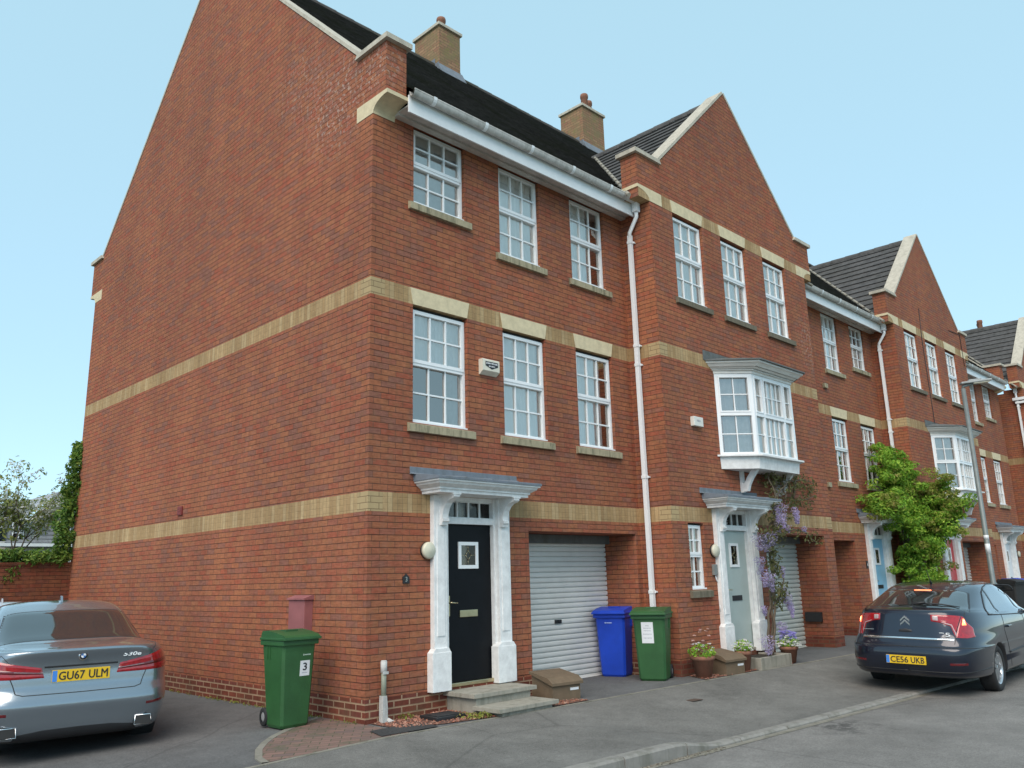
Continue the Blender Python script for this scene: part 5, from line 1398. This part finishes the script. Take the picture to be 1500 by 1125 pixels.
saloon('silver blue saloon car with a yellow rear number plate, parked beside the blank gable',(-2.585,1.245,-.062),R(8.6),M['bmw'],'GU67 ULM','530e')
sv=saloon('pale silver car mostly hidden behind the silver blue one',(-1.85,6.35,-.08),R(3),M['silver']); sv.scale=(.9,.74,1.02)

def hatch(label,loc,h,mat,reg):
    T=thing('parked_car',label,'car',loc,-h); T.rotation_euler=(0,R(1.3),-h)
    loops=[(.235,.76,.36,4.5,5,3,0,0),(.245,.83,.20,4.6,5.5,3,0,0),(.28,.868,.08,4.72,6,3,0,0),(.36,.882,.03,4.8,6.2,3,0,0),(.46,.888,.005,4.83,6.4,3,0,0),(.56,.888,.0,4.84,6.4,3,0,0),(.635,.892,.012,4.84,6.2,3,0,0),(.665,.89,.05,4.83,6,3,0,0),(.72,.89,.075,4.8,5.6,3,0,-.02),
      (.80,.888,.085,4.78,4.6,3,0,-.03),(.90,.88,.10,4.74,4.4,3,0,-.06),(1.0,.858,.115,4.7,4.2,3,.01,-.12),(1.06,.83,.13,4.6,4.2,3,.03,-.14),(1.085,.80,.17,4.4,4.2,3,.045,-.14),
      (1.10,.785,.26,4.0,4.4,3.2,.045,-.06),(1.13,.765,.37,3.85,4.6,3.4,.035,-.02),(1.20,.735,.54,3.62,4.6,3.5,.02,0),(1.29,.695,.78,3.36,4.4,3.5,.01,0),(1.37,.655,1.02,3.1,4.2,3.5,0,0),(1.425,.615,1.22,2.9,4,3.4,0,0),(1.46,.555,1.40,2.75,3.8,3.2,0,0),(1.487,.43,1.6,2.6,3.4,3,0,0),(1.50,.25,1.8,2.5,3,3,0,0),(1.504,.04,2.1,2.2,2.5,2.5,0,0)]
    wc=[(s*.77,y,.32) for s in (-1,1) for y in (1.19,3.93)]
    body,tr=car_body(T,loops,mat,[(x,y,z,.352) if x>0 else (x-.08,y,z,.352) for x,y,z in wc],blackz=.25)
    for x,y,z in wc: wheel(T,(.752 if x>0 else -.752),y,.32,.215,1 if x>0 else -1,9,.215)
    def rw(e,name,m_,off):
        xs_=(-1,-.8,-.5,-.2,.2,.5,.8,1)
        top=[(x*(.60-e),1.1,1.392-e*.9-.03*abs(x)**3,0,-1,.7) for x in xs_]
        bot=[(x*(.74-e),.4,1.135+e*.6+.008*abs(x)**2,0,-1,.5) for x in xs_]
        return patch(T,tr,top,bot,name,m_,40,14,off)
    rw(0,'window_seal',M['blackp'],.002); rw(.018,'rear_window',M['cg'],.006)
    for s in (-1,1):
        ys=(1.09,1.28,1.5,1.75,2.1,2.8,3.1,3.3,3.55,3.8); tp=(1.055,1.21,1.345,1.412,1.447,1.438,1.39,1.30,1.15,.99); bt=(1.04,1.035,1.03,1.025,1.02,.995,.985,.98,.975,.97)
        patch(T,tr,[(s*.6,y,z,s,0) for y,z in zip(ys,tp)],[(s*.8,y,z,s,0) for y,z in zip(ys,bt)],'window_seal',M['blackp'],40,8,.002)
        for nm,ys,tp,bt in (('quarter_window',(1.13,1.3,1.5,1.60),(1.07,1.20,1.325,1.36),(1.058,1.05,1.04,1.035)),
            ('side_window',(1.665,1.8,2.1,2.5,2.80),(1.375,1.40,1.425,1.428,1.415),(1.032,1.03,1.02,1.01,1.0)),
            ('side_window',(2.90,3.1,3.3,3.5,3.72),(1.405,1.37,1.28,1.15,1.0),(.998,.995,.99,.985,.98))):
            patch(T,tr,[(s*.6,y,z,s,0) for y,z in zip(ys,tp)],[(s*.8,y,z,s,0) for y,z in zip(ys,bt)],nm,M['cg'],24,8,.005)
        ys=(1.09,1.28,1.5,1.75,2.1,2.8,3.1,3.3,3.55,3.8); tp=(1.055,1.21,1.345,1.412,1.447,1.438,1.39,1.30,1.15,.99)
        seam(T,tr,[(s*.7,y,z,s,0) for y,z in zip(ys,tp)],'window_trim',M['blackp'],.010,.0,6)
        seam(T,tr,[(s*.8,1.09,1.045,s,0),(s*.8,2.5,1.0,s,0),(s*.8,3.8,.965,s,0)],'waist_trim',M['blackp'],.008,.002)
        seam(T,tr,[(s*.88,1.72,.50,s,0),(s*.88,2.5,.515,s,0),(s*.88,3.4,.52,s,0)],'rubbing_strip',M['blackp'],.012,.004)
        seam(T,tr,[(s*.88,1.6,.235,s,0),(s*.88,2.5,.235,s,0),(s*.88,3.4,.235,s,0)],'sill_trim',M['chrome'],.010,.004)
        seam(T,tr,[(s*.8,1.66,1.02,s,0),(s*.85,1.60,.8,s,0),(s*.88,1.72,.55,s,0),(s*.88,1.8,.3,s,0)],'door_seam',M['dark'],.004)
        seam(T,tr,[(s*.8,2.85,1.0,s,0),(s*.88,2.86,.6,s,0),(s*.88,2.86,.3,s,0)],'door_seam',M['dark'],.004)
        b=B(); p,_=aim(tr,(s*.88,1.83,.86,s,0),.02); b.box(p.x-.015,p.x+.015,1.73,1.92,.845,.875,.008); b.build('door_handle',mat,T)
        b=B(); b.box(s*.90-.09,s*.90+.09,3.36,3.48,1.0,1.12,.03); b.build('door_mirror',mat,T)
        # lamps
        y_=.1
        top=[(s*.334,y_,1.078,0,-1),(s*.45,y_,1.078,0,-1),(s*.57,y_,1.072,0,-1),(s*.685,y_,1.06,s*.1,-1)]
        bot=[(s*.340,y_,.992,0,-1),(s*.45,y_,.975,0,-1),(s*.565,y_,.93,0,-1),(s*.615,y_,.80,s*.1,-1)]
        L=patch(T,tr,top,bot,'tail_lamp',M['redlens'],26,10,.008)
        patch(L,tr,[(s*.35,y_,1.066,0,-1),(s*.43,y_,1.066,0,-1)],[(s*.355,y_,1.0,0,-1),(s*.43,y_,.992,0,-1)],'reverse_lamp',M['clearlens'],6,6,.013)
        patch(L,tr,[(s*.45,y_,.992,0,-1),(s*.58,y_,.955,0,-1),(s*.625,y_,.83,0,-1)],[(s*.45,y_,.98,0,-1),(s*.565,y_,.935,0,-1),(s*.612,y_,.81,0,-1)],'lamp_edge',M['clearlens'],12,2,.012)
        top=[(s*.693,y_,1.062,s*.1,-1),(s*.78,.2,1.045,s*.5,-1),(s*.85,.30,1.0,s*.9,-.5),(s*.87,.46,.90,s,-.15)]
        bot=[(s*.622,y_,.785,s*.1,-1),(s*.76,.15,.775,s*.5,-1),(s*.85,.25,.775,s*.9,-.5),(s*.88,.45,.785,s,-.15)]
        L=patch(T,tr,top,bot,'tail_lamp',M['redlens'],26,10,.010)
        top=[(s*.70,y_,1.035,s*.1,-1),(s*.77,.16,1.03,s*.4,-1)]; bot=[(s*.685,y_,.925,s*.1,-1),(s*.80,.16,.93,s*.4,-1)]
        patch(L,tr,top,bot,'brake_light',M['lit'],8,6,.015)
        top=[(s*.715,y_,1.015,s*.1,-1),(s*.755,.16,1.01,s*.4,-1)]; bot=[(s*.71,y_,.95,s*.1,-1),(s*.77,.16,.955,s*.4,-1)]
        patch(L,tr,top,bot,'bulb_glow',M['litc'],6,5,.018)
        seam(T,tr,[(s*.689,y_,1.10,0,-1),(s*.69,y_,1.06,0,-1),(s*.618,y_,.78,0,-1),(s*.61,y_,.70,0,-1)],'tailgate_seam',M['dark'],.004)
        patch(T,tr,[(s*.55,.05,.46,0,-1),(s*.76,.1,.465,s*.4,-1)],[(s*.55,.05,.43,0,-1),(s*.76,.1,.435,s*.4,-1)],'reflector',M['redlensD'],8,2,.006)
        seam(T,tr,[(0,.0,.655,0,-1),(s*.5,.0,.655,0,-1),(s*.8,.1,.652,s*.6,-1),(s*.88,.4,.645,s,-.3),(s*.88,.80,.64,s,0)],'bumper_seam',M['dark'],.005)
        seam(T,tr,[(0,.0,.335,0,-1),(s*.5,.0,.335,0,-1),(s*.8,.1,.34,s*.6,-1),(s*.87,.4,.36,s,-.3),(s*.87,.78,.37,s,0)],'bumper_line',M['blackp'],.008)
    patch(T,tr,[rr(x,.772) for x in (-.60,0,.60)],[rr(x,.742) for x in (-.60,0,.60)],'chrome_strip',M['chrome'],24,3,.012)
    # chevrons
    p,_=aim(tr,(0,.1,1.0,0,-1),0)
    for zc in (1.035,.985):
        b=B(); yy=p.y-.012
        b.prism([(-.062,zc-.035),(0,zc+.022),(.062,zc-.035),(.062,zc-.058),(0,zc-.004),(-.062,zc-.058)],'y',yy,yy+.02); b.build('badge',M['chrome'],T)
    patch(T,tr,[rr(-.08,.87),rr(0,.885),rr(.08,.87)],[rr(-.09,.84),rr(0,.835),rr(.09,.84)],'boot_handle',M['blackp'],10,3,.008)
    p,_=aim(tr,(.48,.1,.82,0,-1),0); text('model_badge','C5',M['upvc'],T,facing((.48,p.y-.004,.822),(1,.06,0),(0,.05,1)),.17,.05,bold=.0008)
    b=B(); b.box(.42,.55,p.y-.006,p.y-.001,.787,.793); b.build('model_badge',M['chrome'],T)
    p,_=aim(tr,(-.46,.1,.86,0,-1),0); b=B(); b.box(-.58,-.36,p.y-.006,p.y-.001,.853,.862); b.build('model_badge',M['chrome'],T)
    plate(T,tr,reg,.478,.0)
    patch(T,tr,[(x,1.0,1.398,0,-1,.7) for x in (-.13,0,.13)],[(x,1.0,1.385,0,-1,.7) for x in (-.13,0,.13)],'brake_light',M['lit'],12,2,.014)
    # wiper
    P=[aim(tr,(x,.5,z,0,-1,.5),.022)[0] for x,z in ((.02,1.165),(.2,1.172),(.4,1.168),(.62,1.152))]
    b=B(); b.tube(P,[.012,.012,.009,.006],8); P0=P[0]; b.tube([P0+Vector((0,-.005,-.05)),P0,P0+Vector((.18,-.01,.02))],[.022,.02,.012],8); b.build('wiper',M['blackp'],T)
    p,_=aim(tr,(0,1.45,1.5,0,0,1),0); b=B(); b.tube([p,p+Vector((0,-.02,.03)),p+Vector((0,-.16,.20))],[.018,.01,.003],8); b.build('antenna',M['blackp'],T)
    return T
hatch('dark blue hatchback with lit brake lamps parked half on the footway',(6.546,-3.452,-.095),R(87.87),M['cit'],'CE56 UKB')
# ------------------------------------------------------------------ light, world, camera
w=bpy.data.worlds.new('World'); sc.world=w; w.use_nodes=True; nt=w.node_tree; nt.nodes.clear()
out=nt.nodes.new('ShaderNodeOutputWorld'); sky=nt.nodes.new('ShaderNodeTexSky'); sky.sky_type='NISHITA'; sky.sun_disc=False
SE,SA=46.0,239.0
sky.sun_elevation=R(SE); sky.sun_rotation=R(SA); sky.air_density=.7; sky.dust_density=0.0
bg=nt.nodes.new('ShaderNodeBackground'); bg.inputs[1].default_value=.05; nt.links.new(sky.outputs[0],bg.inputs[0])
bg2=nt.nodes.new('ShaderNodeBackground'); bg2.inputs[0].default_value=(.565,.885,1.0,1); bg2.inputs[1].default_value=.485
ad=nt.nodes.new('ShaderNodeAddShader'); nt.links.new(bg.outputs[0],ad.inputs[0]); nt.links.new(bg2.outputs[0],ad.inputs[1]); nt.links.new(ad.outputs[0],out.inputs[0])
sd=bpy.data.lights.new('sun','SUN'); sd.energy=2.2; sd.angle=R(50); sd.color=(1,.86,.74)
so=bpy.data.objects.new('sun',sd); COL.objects.link(so)
a=R(SA); e=R(SE); dirv=Vector((math.sin(a)*math.cos(e),math.cos(a)*math.cos(e),math.sin(e)))   # towards the sun
so.rotation_euler=dirv.to_track_quat('Z','Y').to_euler(); so.location=dirv*40
cam=bpy.data.cameras.new('camera'); co=bpy.data.objects.new('camera',cam); COL.objects.link(co); sc.camera=co
cam.sensor_width=36; cam.lens=36*1210.1/1500; cam.clip_end=1000; cam.clip_start=.05
yaw,pitch,roll=R(45.28),R(13.24),R(-1.53)
fwd=Vector((math.sin(yaw)*math.cos(pitch),math.cos(yaw)*math.cos(pitch),math.sin(pitch)))
rt=fwd.cross(Vector((0,0,1))).normalized(); up=rt.cross(fwd)
r2=rt*math.cos(roll)+up*math.sin(roll); u2=-rt*math.sin(roll)+up*math.cos(roll)
mw=Matrix((r2,u2,-fwd)).transposed().to_4x4(); mw.translation=Vector((-5.727,-8.113,1.612)); co.matrix_world=mw
vs=sc.view_settings; vs.view_transform='Standard'; vs.look='None'; vs.gamma=1; vs.exposure=0.6; vs.use_curve_mapping=False
sc.cycles.max_bounces=8; sc.cycles.transparent_max_bounces=12
